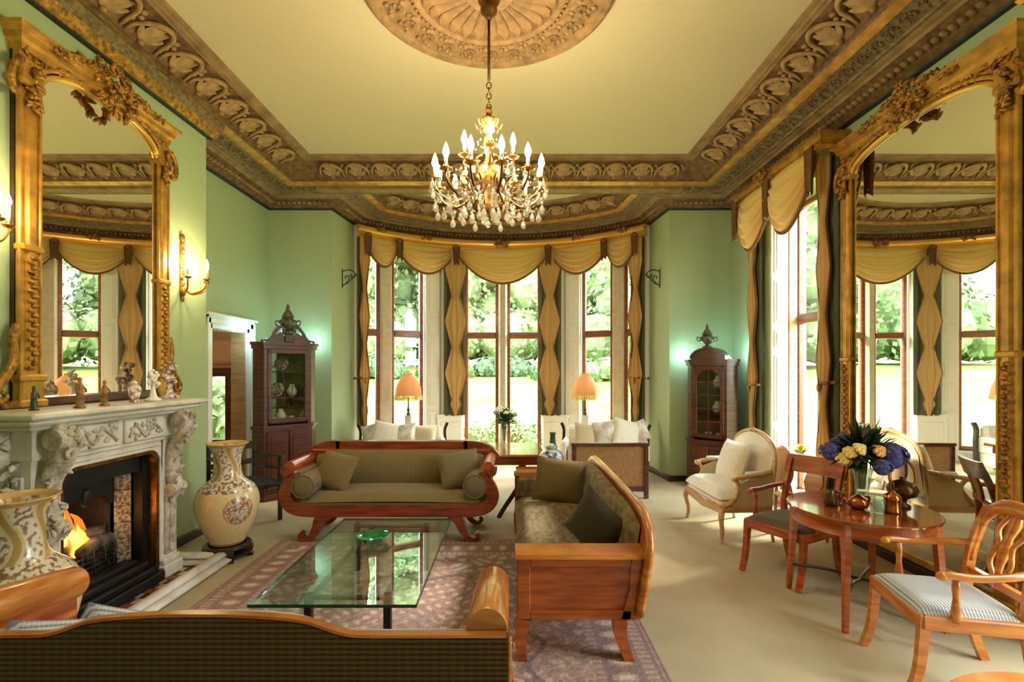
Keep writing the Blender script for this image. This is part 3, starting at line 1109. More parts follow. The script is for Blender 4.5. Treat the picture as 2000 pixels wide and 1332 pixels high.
# ------------------------------------------------------------------ ceiling rose
CXY = (-0.175, 3.74)
rose = thing('ceiling_rose', 'large round moulded plaster rose on the ceiling above the chandelier', 'ceiling rose', (CXY[0], CXY[1], ZC))
MB().lathe([(.985, 0), (.985, -.03), (.95, -.055), (.91, -.05), (.89, -.03), (.64, -.03), (.62, -.06), (.585, -.075), (.55, -.06), (.535, -.03), (.2, -.035), (.19, -.07), (.10, -.10), (.0, -.10)], 64).build('base_moulding', 'rose_plaster', rose, smooth=True, auto=35)
NP = 28
pm = MB()
for t in range(6):
    f = t / 5
    r_ = .20 + .325 * f
    wd = (.018 + .04 * f) * (1 if t < 5 else .45)
    for u in (-1, 0, 1):
        pm.v.append((r_, u * wd, -.036 - (.03 if u == 0 else .004) - .02 * f * (1 - abs(u))))
pm.f += [(i * 3 + k, i * 3 + k + 1, i * 3 + 4 + k, i * 3 + 3 + k) for i in range(5) for k in range(2)]
p0 = pm.build('petal', 'rose_plaster', rose, smooth=True)
for k in range(1, NP):
    part_copy(p0, rose, rot=(0, 0, 2 * PI * k / NP))
# scroll-leaf reliefs in the wide band
rl = MB()
for i in range(7):
    a = i * .8
    q = .055 - .006 * i
    rl.ball((.765 + q * math.cos(a), q * 1.1 * math.sin(a), -.036), (.022, .022, .018), 6, 4)
for dx, dy in ((.06, .07), (-.07, .06), (.08, -.04), (-.06, -.08)):
    rl.ball((.765 + dx, dy, -.035), (.03, .022, .018), 6, 4)
rl.lathe([(0, -.034), (.10, -.034), (.105, -.026)], 12, (.765, 0))
r0 = rl.build('scroll_relief', 'rose_plaster', rose, smooth=True)
for k in range(1, 24):
    part_copy(r0, rose, rot=(0, 0, 2 * PI * k / 24))
bd = MB()
for k in range(72):
    a = 2 * PI * k / 72
    bd.ball((.60 * math.cos(a), .60 * math.sin(a), -.075), (.018, .018, .014), 6, 4)
bd.build('bead_ring', 'rose_plaster', rose, smooth=True)['kind'] = 'stuff'

# ------------------------------------------------------------------ chandelier
CZ = EYE + 1.46          # height of the centre ball
ch = thing('chandelier', 'gilt brass chandelier with lit candle bulbs and crystal drops hanging from the ceiling rose', 'chandelier', (CXY[0], CXY[1], CZ))
top = ZC - .10 - CZ
MB().lathe([(.0, top), (.075, top), (.085, top - .02), (.07, top - .045), (.05, top - .06), (.065, top - .085), (.06, top - .11), (.03, top - .135), (.02, top - .16), (.0, top - .17)], 20).build('canopy', 'aged_brass', ch, smooth=True)
MB().tube([(0, 0, top - .15), (0, 0, top - .62)], .011, 8).build('rod', 'bronze_dark', ch, smooth=True)
lk = MB()
lk.tube([(.0175 * math.cos(a), 0, .027 * math.sin(a)) for a in np.linspace(0, 2 * PI, 11)], .0048, 5, caps=False)
zz = top - .62
k = 0
l0 = None
while zz > .50:
    zz -= .041
    if l0 is None:
        l0 = lk.build('chain_link', 'aged_brass', ch, smooth=True)
        l0.location = (0, 0, zz)
    else:
        part_copy(l0, ch, (0, 0, zz), (0, 0, PI / 2 * (k % 2)))
    k += 1
MB().lathe([(0, .53), (.02, .52), (.03, .49), (.018, .46), (.05, .44), (.065, .42), (.05, .40), (.022, .37), (.02, .32), (.034, .29), (.04, .26), (.022, .22), (.018, .16), (.03, .13), (.022, .10), (.03, .085), (.07, .07),
           (.092, .03), (.095, .0), (.085, -.05), (.05, -.085), (.03, -.10), (.035, -.13), (.028, -.2), (.04, -.24), (.02, -.27), (.0, -.28)], 20).build('stem', 'gilt_carved', ch, smooth=True)
cr = MB()
for q in range(8):
    a = 2 * PI * q / 8
    cr.tube([(.02 * math.cos(a), .02 * math.sin(a), .36), (.07 * math.cos(a), .07 * math.sin(a), .42), (.10 * math.cos(a), .10 * math.sin(a), .40), (.085 * math.cos(a), .085 * math.sin(a), .36)], [.008, .008, .007, .004], 5)
cr.build('crown', 'gilt_plain', ch, smooth=True)
RA = .405
NA = 12
proto_arm = None


def candle_arm(path, curl, r_, z, leaf):
    """one scrolled arm with drip pan, candle sleeve and flame bulb at radius r_, pan height z"""
    ca = MB().tube(smooth_path(path, 5), .0105, 6)
    ca.tube(smooth_path(curl, 5), .007, 5)
    ca.ball(leaf, (.03, .02, .02), 6, 4)
    o = ca.build('arm', 'aged_brass', ch, smooth=True)
    MB().lathe([(.0, z - .02), (.02, z - .017), (.048, z - .005), (.05, z + .001), (.018, z - .003), (.018, z + .03), (.0, z + .03)], 12, (r_, 0)).build('drip_pan', 'brass', o, smooth=True)
    MB().lathe([(.0125, z + .025), (.0125, z + .085), (.0, z + .085)], 10, (r_, 0)).build('candle_sleeve', 'wax', o, smooth=True)
    MB().lathe([(.0, z + .08), (.016, z + .09), (.024, z + .113), (.019, z + .141), (.009, z + .17), (.0, z + .19)], 10, (r_, 0)).build('bulb', 'bulb_glow', o, smooth=True)
    return o


ZA = -.055
arm_o = candle_arm([(.08, 0, -.03), (.15, 0, -.15), (.25, 0, -.21), (.35, 0, -.18), (RA, 0, -.11), (RA, 0, ZA - .01)],
                   [(.16, 0, -.155), (.19, 0, -.08), (.25, 0, -.06), (.27, 0, -.11), (.235, 0, -.12)], RA, ZA, (.29, 0, -.205))
arms = [arm_o]
for q in range(1, NA):
    c = copy_tree(arm_o, ch)
    arms.append(c)
for q, c in enumerate(arms):
    a = 2 * PI * (q + .5) / NA
    c.rotation_euler = (0, 0, a)
    point_light('candle_light', (CXY[0] + RA * math.cos(a), CXY[1] + RA * math.sin(a), CZ + ZA + .12), CHANDELIER_W, (1, .87, .66), .03)
up_o = candle_arm([(.02, 0, .12), (.08, 0, .07), (.14, 0, .06), (.185, 0, .10), (.185, 0, .15)], [(.03, 0, .18), (.07, 0, .16), (.10, 0, .12), (.07, 0, .10)], .185, .16, (.12, 0, .06))
ups = [up_o] + [copy_tree(up_o, ch) for _ in range(3)]
for q, c in enumerate(ups):
    a = PI / 2 * q + .1
    c.rotation_euler = (0, 0, a)
    point_light('candle_light', (CXY[0] + .185 * math.cos(a), CXY[1] + .185 * math.sin(a), CZ + .28), CHANDELIER_W, (1, .87, .66), .03)
# crystal drops: tiers of pendants
dr = MB().lathe([(0, -.062), (.012, -.056), (.019, -.042), (.016, -.024), (.006, -.008), (0, -.002)], 8)
dr.ball((0, 0, .006), .0075, 6, 4)
d0 = dr.build('crystal_drop', 'crystal', ch)
first = True
rnd = random.Random(4)


def drop(x, y, z, s):
    global first
    if first:
        o = d0; first = False
        o.location = (x, y, z); o.scale = (s, s, s)
    else:
        o = part_copy(d0, ch, (x, y, z), (0, 0, rnd.uniform(0, 3)), (s, s, s))


for q in range(24):
    a = 2 * PI * (q + .25) / 24
    drop(RA * math.cos(a), RA * math.sin(a), -.20 - (.035 if q % 2 else 0), 1.2)
for q in range(24):
    a = 2 * PI * (q + .5) / 24
    drop((RA + .03) * math.cos(a), (RA + .03) * math.sin(a), -.085, 1.0)
for q in range(18):
    a = 2 * PI * q / 18
    drop(.30 * math.cos(a), .30 * math.sin(a), -.20, 1.3)
for q in range(12):
    a = 2 * PI * (q + .5) / 12
    drop(.19 * math.cos(a), .19 * math.sin(a), -.225, 1.2)
for q in range(6):
    a = 2 * PI * q / 6
    drop(.07 * math.cos(a), .07 * math.sin(a), -.25, 1.3)
for q in range(14):
    a = 2 * PI * (q + .3) / 14
    drop(.2 * math.cos(a), .2 * math.sin(a), .02, 1.0)
# strings of small beads from the drip pans to the stem
st = MB()
for q in range(NA):
    a = 2 * PI * (q + .5) / NA
    for j in range(9):
        f = j / 8
        r_ = RA * (1 - f) + .04 * f
        z = -.05 + f * .40 - .12 * math.sin(PI * f)
        st.ball((r_ * math.cos(a), r_ * math.sin(a), z), .008, 5, 3)
    a2 = a + PI / NA
    for j in range(7):
        f = j / 6
        aa = a + 2 * PI / NA * f
        st.ball((RA * math.cos(aa), RA * math.sin(aa), -.08 - .12 * math.sin(PI * f)), .008, 5, 3)
st.build('bead_strings', 'crystal', ch)['kind'] = 'stuff'


# ------------------------------------------------------------------ big gilt mirrors
def carve(rnd, pts, r_, n=1):
    """overlapping carved leaves: flattened, elongated lumps turned every way"""
    mb = MB()
    for (x, y, z) in pts:
        for _ in range(n):
            q = MB().ball((0, 0, 0), (r_ * rnd.uniform(.75, 1.15), r_ * .42, r_ * rnd.uniform(.26, .42)), 6, 4)
            c = (x + rnd.uniform(-1, 1) * r_ * .7, y - rnd.uniform(0, .35) * r_, z + rnd.uniform(-1, 1) * r_ * .7)
            mb.add(*q.xf(Matrix.Translation(c) @ Matrix.Rotation(rnd.uniform(0, PI), 4, 'Y') @ Matrix.Rotation(rnd.uniform(-.5, .5), 4, 'Z')).__dict__.values())
    return mb


def big_mirror(name, label, loc, rz, half_in, half_out, z0, z_spring, z_arch, z_top, seed):
    """local: x along the wall, y = 0 on the wall, -y into the room"""
    rnd = random.Random(seed)
    t = thing(name, label, 'mirror', loc, rz)
    hi, ho = half_in, half_out
    N = 20
    archp = [(hi * math.cos(PI * i / N), z_spring + (z_arch - z_spring) * math.sin(PI * i / N) ** .9) for i in range(N + 1)]
    MB().prism([(-hi - .02, z0 + .02)] + [(hi + .02, z0 + .02)] + [(x * 1.03, z + .01) for x, z in archp], -.055, -.03).build('looking_glass', 'mirror_glass', t)
    MB().box(-ho + .02, ho - .02, -.03, 0, z0, z_top - .05).build('backboard', 'dark_wood', t)
    # columns
    for s in (-1, 1):
        xi, xo = s * hi, s * ho
        wd = ho - hi
        c = MB()
        c.box(s * (hi + .02), s * (ho - .02), -.075, -.03, z0, z_spring, .01)
        c.box(s * (hi + wd * .28), s * (hi + wd * .72), -.092, -.06, z0 + .25, z_spring - .14, .015)
        c.tube([(s * (hi + wd * .12), -.075, z0 + .2), (s * (hi + wd * .12), -.075, z_spring)], .014, 6)
        c.tube([(s * (hi + wd * .9), -.07, z0 + .2), (s * (hi + wd * .9), -.07, z_spring)], .014, 6)
        col = c.build('column', 'gilt', t)
        MB().box(s * (hi - .0), s * (ho + .0), -.10, -.03, z0, z0 + .22, .012).box(s * (hi - .01), s * (ho + .015), -.115, -.03, z0 + .17, z0 + .215, .01).box(s * (hi - .01), s * (ho + .015), -.115, -.03, z0, z0 + .05, .01).build('plinth', 'gilt', col)
        MB().box(s * (hi - .0), s * (ho + .02), -.11, -.03, z_spring - .03, z_spring + .025, .012).box(s * hi, s * ho, -.10, -.03, z_spring + .02, z_spring + .16, .012).build('capital', 'gilt', col)
        carve(rnd, [(s * (hi + wd * .5), -.10, z_spring - .02 - .045 * k) for k in range(4)] + [(s * (hi + wd * .5), -.11, z_spring + .07)], .045, 5).build('capital_leaves', 'gilt_carved', col, smooth=True)
        zm = z0 + (z_spring - z0) * .48
        MB().box(s * (hi + .005), s * (ho - .005), -.10, -.03, zm, zm + .05, .012).build('column_band', 'gilt', col)
        tw = MB()
        k = 0
        zz = z0 + .26
        while zz < zm - .03:
            tw.ball((s * (hi + wd * .5 + .012 * (-1) ** k), -.095, zz), (.03, .016, .018), 6, 4)
            zz += .032; k += 1
        tw.build('carved_twist', 'gilt_carved', col, smooth=True)['kind'] = 'stuff'
        # scroll ear beside the foot
        pth = smooth_path([(s * (ho + .0), z0 + .55), (s * (ho + .03), z0 + .42), (s * (ho + .02), z0 + .30), (s * (ho + .10), z0 + .17), (s * (ho + .15), z0 + .09), (s * (ho + .11), z0 + .04), (s * (ho + .07), z0 + .08), (s * (ho + .10), z0 + .11)], 4)
        MB().tube([(x, -.07, z) for x, z in pth], [.026] * (len(pth) - 8) + [.024 - .002 * k for k in range(8)], 7).box(s * ho, s * (ho + .12), -.10, -.02, z0, z0 + .04, .01).build('scroll_ear', 'gilt_carved', t, smooth=True, auto=50)
        pth = smooth_path([(s * (ho - .01), z_spring + .14), (s * (ho + .045), z_spring + .06), (s * (ho + .06), z_spring - .03), (s * (ho + .03), z_spring - .10), (s * (ho + .0), z_spring - .06)], 4)
        MB().tube([(x, -.09, z) for x, z in pth], .024, 7).build('scroll_ear', 'gilt_carved', t, smooth=True)
    # arch moulding
    for off, rr, yy in ((.025, .022, -.07), (.07, .018, -.085), (.105, .012, -.08)):
        pts = [((hi + off) * math.cos(PI * i / N), -0 + yy, z_spring + (z_arch - z_spring + off) * math.sin(PI * i / N) ** .9) for i in range(N + 1)]
        MB().tube(pts, rr, 7).build('arch_moulding', 'gilt_plain' if off < .05 else 'gilt', t, smooth=True)
    # spandrel panel above the arch
    sp = [(-ho + .01, z_spring + .05)] + [(x * (1 + .12 / hi * .9), z + .09) for x, z in archp[::-1]] + [(ho - .01, z_spring + .05), (ho - .01, z_top - .10), (-ho + .01, z_top - .10)]
    MB().prism(sp, -.075, -.03).build('spandrel', 'gilt', t)
    for s in (-1, 1):
        pts = []
        for _ in range(16):
            u = rnd.uniform(.0, 1)
            pts.append((s * (ho - .04 - u * .20), -.078, z_top - .14 - rnd.uniform(0, 1) * (1 - u) * .20))
        carve(rnd, pts, .034, 2).build('spandrel_leaves', 'gilt_carved', t, smooth=True)
    # cornice, broken forward at the ends
    prof = [(0, z_top - .16), (.07, z_top - .15), (.075, z_top - .11), (.095, z_top - .09), (.10, z_top - .05), (.135, z_top - .02), (.14, z_top), (.0, z_top)]
    MB().sweep(prof, [(-ho + .08, 0), (-ho + .08, -.02), (ho - .08, -.02), (ho - .08, 0)], side=1).build('cornice', 'gilt', t)
    # crest: cartouche with foliage
    pts = []
    for _ in range(46):
        a = rnd.uniform(0, PI * 2); q = math.sqrt(rnd.uniform(0, 1))
        pts.append((q * .20 * math.cos(a), -.14 - .025 * (1 - q), z_top - .04 + q * .20 * math.sin(a)))
    carve(rnd, pts, .042, 3).build('crest_cartouche', 'gilt_carved', t, smooth=True)
    for s in (-1, 1):
        carve(rnd, [(s * (.17 + .026 * k), -.14, z_top + .03 - .005 * k) for k in range(14)], .038, 3).build('crest_spray', 'gilt_carved', t, smooth=True)
        carve(rnd, [(hi * math.cos(PI * (.5 - s * (.04 + .02 * k))), -.085, z_spring + .07 + (z_arch - z_spring) * math.sin(PI * (.5 - s * (.04 + .02 * k))) ** .9) for k in range(14)], .028, 3).build('arch_spray', 'gilt_carved', t, smooth=True)
    # bottom rail
    MB().box(-hi - .02, hi + .02, -.075, -.03, z0, z0 + .07, .012).build('bottom_rail', 'gilt' if name != 'overmantel_mirror' else 'mahogany', t)
    return t


big_mirror('overmantel_mirror', 'tall arched gilt mirror standing on the marble mantelpiece', (CH, 3.94, 0), PI / 2, .546, .715, 1.50, EYE + 1.905, EYE + 2.12, EYE + 2.26, 5)
big_mirror('pier_mirror', 'tall arched gilt mirror on the right wall reaching the floor', (XR, 4.19, 0), -PI / 2, .73, .90, .12, EYE + 1.935, EYE + 2.12, EYE + 2.30, 6)

# ------------------------------------------------------------------ chimneypiece
MC = 3.65
fp = thing('fireplace', 'white carved marble chimneypiece with a cast-iron grate on the left wall', 'fireplace', (CH, MC, 0), PI / 2)
# local: x along the wall (to the far end is +x), -y into the room
sh = MB()
sh.box(-.82, .82, -.56, 0, 1.455, 1.495, .012).box(-.79, .79, -.52, 0, 1.415, 1.457, .015).box(-.74, .74, -.47, 0, 1.385, 1.417, .012)
sh.build('mantel_shelf', 'marble', fp)
MB().box(-.66, .66, -.40, 0, 1.19, 1.39, .006).build('frieze', 'marble', fp)
rnd = random.Random(31)
for s, x0, x1 in ((-1, -.44, -.03), (1, .03, .44)):
    MB().box(x0, x1, -.425, -.39, 1.20, 1.375, .008).build('frieze_panel', 'marble', fp)
    mb = MB()
    for k in range(26):
        x = x0 + .03 + (x1 - x0 - .06) * rnd.random(); z = 1.22 + .135 * rnd.random()
        mb.ball((x, -.428, z), (rnd.uniform(.012, .026), .014, rnd.uniform(.01, .024)), 6, 4)
    pth = smooth_path([(x0 + .03, 1.24), (x0 + .1, 1.33), (x0 + .18, 1.24), (x0 + .26, 1.33), (x1 - .04, 1.25)], 5)
    mb.tube([(x, -.43, z) for x, z in pth], .012, 6)
    mb.build('frieze_scrollwork', 'marble_carved', fp, smooth=True)
# header below the frieze with the shallow rounded opening
N = 10
op = []
for i in range(N + 1):
    a = PI * i / N / 2
    op.append((.45 - .12 + .12 * math.cos(a), .98 + .12 * math.sin(a)))
op2 = [(-x, z) for x, z in op[::-1]]
hd = [(.47, .9)] + op + op2 + [(-.47, .9), (-.47, 1.2), (.47, 1.2)]
MB().prism(hd, -.385, -.2).build('header', 'marble', fp)
MB().box(-.47, .47, -.41, -.37, 1.165, 1.195, .01).box(-.45, .45, -.40, -.37, 1.125, 1.14, .006).build('header_moulding', 'marble', fp)
for s in (-1, 1):
    j = MB()
    j.box(s * .45, s * .65, -.385, 0, 0, 1.20, .008).box(s * .445, s * .67, -.43, 0, 0, .12, .012).box(s * .45, s * .66, -.415, 0, .12, .17, .01)
    jo = j.build('jamb', 'marble', fp)
    MB().box(s * .485, s * .615, -.41, -.37, .2, .78, .012).box(s * .52, s * .58, -.43, -.40, .28, .72, .01).box(s * .51, s * .59, -.425, -.4, .22, .4, .006).build('jamb_panel', 'marble_carved', jo)
    # carved console: scroll bulging forward and outward
    pth = smooth_path([(-.40, .66), (-.47, .74), (-.44, .86), (-.43, .98), (-.47, 1.10), (-.55, 1.22), (-.56, 1.33), (-.50, 1.39)], 5)
    c = MB()
    c.tube([(s * .565, y + .035, z) for y, z in pth], [.045 + .012 * math.sin(PI * i / (len(pth) - 1)) for i in range(len(pth))], 10, flat=1.25)
    for y, z, r_ in ((-.46, .74, .055), (-.53, 1.32, .065)):
        c.add(*MB().lathe([(0, -.085), (r_, -.08), (r_, .08), (0, .085)], 14).xf(Matrix.Translation((s * .565, y + .03, z)) @ Matrix.Rotation(PI / 2, 4, 'Y')).__dict__.values())
    lv_ = [pth[int(i * (len(pth) - 1) / 21)] for i in range(22)]
    cv = carve(rnd, [(s * .565 + rnd.uniform(-.045, .045), y - .012, z) for y, z in lv_], .034, 3)
    c.add(*cv.__dict__.values())
    c.build('console', 'marble_carved', jo, smooth=True, auto=60)
    c = carve(rnd, [(s * (.655 + .05 * (k / 17) ** 2 + rnd.uniform(0, .02)), -.20 + rnd.uniform(-.14, .10), .72 + .65 * k / 17) for k in range(18)], .04, 3)
    c.tube([(s * .65, -.22, .70), (s * .665, -.22, 1.05), (s * .70, -.22, 1.38)], [.03, .04, .06], 8)
    c.build('side_scroll', 'marble_carved', jo, smooth=True)
    fl = MB()
    for k in range(4):
        fl.box(s * .645, s * .665, -.34 + .085 * k, -.29 + .085 * k, .2, 1.1, .008)
    fl.build('return_flutes', 'marble', jo)
# brass slip round the opening
sl = [(.445, .0), (.445, .97)] + [(x - .005, z - .005) for x, z in op] + [(x + .005, z - .005) for x, z in op2] + [(-.445, .97), (-.445, 0)]
MB().ribbon(sl, .05, -.37, -.25).build('brass_slip', 'aged_brass', fp)
# cast-iron insert: frame, splayed tile cheeks, hood
ins = MB()
ins.box(-.43, -.36, -.30, -.1, 0, 1.08).box(.36, .43, -.30, -.1, 0, 1.08).box(-.43, .43, -.28, -.1, .93, 1.09)
ins.build('iron_frame', 'iron', fp)
for s in (-1, 1):
    for k in range(6):
        z0 = .14 + .13 * k
        q = MB().add([(s * .335, -.225, z0), (s * .285, -.13, z0), (s * .285, -.13, z0 + .125), (s * .335, -.225, z0 + .125),
                      (s * .345, -.22, z0), (s * .295, -.12, z0), (s * .295, -.12, z0 + .125), (s * .345, -.22, z0 + .125)],
                     [(0, 1, 2, 3), (7, 6, 5, 4), (0, 3, 7, 4), (1, 5, 6, 2), (0, 4, 5, 1), (3, 2, 6, 7)])
        q.build('tile', 'tile_print', fp)
hood = []
for i in range(9):
    a = PI * i / 8
    hood.append((.24 * math.cos(a), .70 + .10 * math.sin(a)))
MB().prism([(.25, .70)] + hood[0:] + [(-.25, .70), (-.25, .95), (.25, .95)], -.15, -.10).ball((0, -.15, .80), (.05, .03, .07), 8, 5).box(-.27, .27, -.17, -.13, .92, .95, .008).build('hood', 'iron', fp, smooth=True, auto=30)
MB().box(-.26, -.24, -.12, .40, .0, .95).box(.24, .26, -.12, .40, 0, .95).box(-.26, .26, .38, .40, 0, .95).box(-.26, .26, -.1, .4, .93, .95).box(-.26, .26, -.1, .4, .1, .14).build('firebox', 'iron_rough', fp)
# stepped iron fender and fire basket
fe = MB()
fe.box(-.43, .43, -.44, -.27, 0, .10, .008).box(-.40, .40, -.41, -.27, .10, .15, .01).box(-.36, .36, -.36, -.24, .15, .20, .01).box(-.30, .30, -.31, -.2, .2, .235, .008)
fe.build('iron_step', 'iron', fp)
gr = MB()
for k in range(4):
    gr.tube([(-.24, -.12, .26 + .04 * k), (-.2, -.21, .26 + .04 * k), (.2, -.21, .26 + .04 * k), (.24, -.12, .26 + .04 * k)], .008, 6)
for x in (-.2, -.1, 0, .1, .2):
    gr.tube([(x, -.212, .20), (x, -.212, .42)], .007, 6)
gr.build('fire_basket', 'iron', fp, smooth=True)
fire = thing('log_fire', 'burning log and coal fire in the grate of the marble fireplace', 'fire', (CH, MC, .28), PI / 2)
fire.scale = (1.15, 1, 1.25)
base = MB().box(-.22, .22, -.19, .30, -.10, -.06)
base.build('ash_bed', 'coal', fire)
rnd = random.Random(12)
for k in range(34):
    r_ = rnd.uniform(.026, .05)
    q = MB().ball((0, 0, 0), (r_, r_ * .9, r_ * .8), 6, 4)
    q.v = [tuple(c * rnd.uniform(.8, 1.2) for c in p) for p in q.v]
    q.build('coal', 'ember' if k % 6 == 0 else 'coal', fire, loc=(rnd.uniform(-.19, .19), rnd.uniform(-.17, .1), rnd.uniform(-.04, .09)))
for (a, b) in (((-.2, -.1, .12), (.16, .0, .14)), ((-.12, .05, .16), (.18, -.12, .17)), ((-.05, -.16, .10), (.2, -.15, .12))):
    MB().tube([a, ((a[0] + b[0]) / 2, (a[1] + b[1]) / 2 + .01, (a[2] + b[2]) / 2 + .015), b], [.04, .045, .036], 8).build('log', 'log_grey', fire, smooth=True)
for i, (x, y, h, w, ln, m) in enumerate(((-.12, -.06, .44, .075, .03, 'flame_orange'), (-.02, -.08, .33, .06, -.09, 'flame_orange'), (.09, -.06, .27, .05, -.12, 'flame_orange'), (-.18, -.04, .2, .05, .03, 'flame_orange'),
                                         (-.12, -.08, .33, .045, .02, 'flame_yellow'), (-.02, -.10, .23, .038, -.06, 'flame_yellow'), (.09, -.08, .2, .032, -.09, 'flame_yellow'), (.15, -.07, .13, .03, .02, 'flame_yellow'), (-.17, -.07, .13, .03, .02, 'flame_yellow'))):
    fl = MB()
    prof = []
    pts, rs = [], []
    for k in range(9):
        f = k / 8
        pts.append((x + ln * f * f + .018 * math.sin(f * 7 + i), y, .06 + h * f))
        rs.append(max(.002, w * (math.sin(PI * (f ** .7) * .93 + .16) ** 1.0)))
    fl.tube(pts, rs, 8, flat=.55)
    fl.build('flame', m, fire, smooth=True)
point_light('fire_glow', (CH + .14, MC - .04, .55), 1.6, (1, .5, .18), .08)

# hearth: tiled slab and marble kerb
hh = thing('hearth_kerb', 'white marble kerb edging the tiled hearth in front of the fireplace', 'hearth kerb', (-2.60, MC, 0))
for nm, bx in (('front_kerb', ((-.09, .07, -.84, .84, 0, .065), (-.06, .04, -.815, .815, .055, .115))),
               ('end_kerb', ((-.50, -.08, .69, .84, 0, .065), (-.50, -.05, .71, .815, .055, .115))),
               ('end_kerb', ((-.50, -.08, -.84, -.69, 0, .065), (-.50, -.05, -.815, -.71, .055, .115)))):
    k_ = MB()
    for q in bx:
        k_.box(*q, .028)
    k_.build(nm, 'marble', hh, smooth=True)
tl = thing('tiled_hearth', 'geometric red, cream and black tiled hearth inside the marble kerb', 'hearth', (-2.90, MC, 0))
MB().box(-.36, .21, -.69, .69, 0, .012).build('mortar_bed', 'tile_black', tl)
tile_me = {}
sz = .085
for i in range(7):
    for jx in range(16):
        kind = ('tile_red', 'tile_cream', 'tile_black')[(i + jx * (1 if i % 2 else 2)) % 3]
        if kind not in tile_me:
            o = MB().box(-sz / 2 + .003, sz / 2 - .003, -sz / 2 + .003, sz / 2 - .003, .0, .012, .002).build('tile', kind, tl)
            tile_me[kind] = o.data
        else:
            o = bpy.data.objects.new('tile', tile_me[kind]); COL.objects.link(o); o.parent = tl
        o.location = (-.315 + sz * i, -.6375 + sz * jx, .010)


# ------------------------------------------------------------------ porcelain on the mantelpiece
def figurine(name, label, y, x, h, m, kind, group='ornaments on the mantelpiece'):
    t = thing(name, label, 'ornament', (x, y, 1.496), PI / 2, group)
    w = h * .2
    if kind == 'figure':
        MB().lathe([(w * .8, 0), (w * .85, h * .05), (w * .5, h * .08), (w * .62, h * .2), (w * .45, h * .45), (w * .5, h * .62), (w * .25, h * .76), (w * .12, h * .8)], 12).build('body', m, t, smooth=True)
        MB().ball((0, 0, h * .87), (w * .3, w * .3, h * .09), 8, 6).build('head', m, t, smooth=True)
        MB().tube([(-w * .45, 0, h * .68), (-w * .8, -w * .3, h * .52), (-w * .3, -w * .6, h * .46)], w * .16, 6).tube([(w * .45, 0, h * .68), (w * .8, -w * .3, h * .56), (w * .4, -w * .6, h * .5)], w * .16, 6).build('arms', m, t, smooth=True)
    elif kind == 'jar':
        MB().lathe([(w * .9, 0), (w * 1.0, h * .04), (w * .7, h * .12), (w * 1.1, h * .3), (w * 1.35, h * .52), (w * 1.2, h * .7), (w * .7, h * .8), (w * .75, h * .84)], 16).build('body', m, t, smooth=True)
        MB().lathe([(w * .78, h * .84), (w * .6, h * .91), (w * .15, h * .95), (w * .2, h * .98), (0, h)], 12).build('lid', m, t, smooth=True)
        MB().tube([(-w * 1.1, 0, h * .62), (-w * 1.7, 0, h * .6), (-w * 1.4, 0, h * .42)], w * .14, 6).tube([(w * 1.1, 0, h * .62), (w * 1.7, 0, h * .6), (w * 1.4, 0, h * .42)], w * .14, 6).build('handles', m, t, smooth=True)
    else:   # flower-encrusted group
        MB().lathe([(w * 1.1, 0), (w * 1.15, h * .06), (w * .5, h * .14), (w * .3, h * .4), (w * .35, h * .5), (w * .9, h * .56), (0, h * .6)], 12).build('stem', m, t, smooth=True)
        rr = random.Random(int(y * 100))
        mb = MB()
        for k in range(16):
            a = rr.uniform(0, 6.28); q = rr.uniform(.2, 1.5) * w; f = rr.uniform(.45, .9)
            mb.ball((q * math.cos(a) * (1.1 - f * .5), q * math.sin(a) * .6, h * f), w * rr.uniform(.25, .42), 6, 4)
        mb.ball((0, 0, h * .95), (w * .3, w * .3, h * .05), 6, 4)
        mb.build('flowers', m, t, smooth=True)
    return t


figurine('figurine', 'small dark green figurine at the near end of the mantelpiece', 3.08, -2.98, .16, 'figurine_green', 'figure')
figurine('figurine', 'brown and amber figure second from the near end of the mantelpiece', 3.27, -2.86, .215, 'figurine_amber', 'figure')
figurine('figurine', 'ochre figure standing on the mantelpiece before the middle of the mirror', 3.48, -2.87, .19, 'figurine_amber', 'figure')
figurine('porcelain_jar', 'white porcelain jar with pink sprigs on the mantelpiece', 3.82, -2.92, .175, 'porcelain_dot', 'jar')
figurine('porcelain_group', 'white flower-encrusted porcelain group beside the sprigged jar on the mantelpiece', 4.02, -2.92, .26, 'porcelain', 'group')
figurine('porcelain_group', 'tall pale porcelain candelabrum at the far end of the mantelpiece', 4.40, -3.05, .33, 'porcelain_dot', 'group')


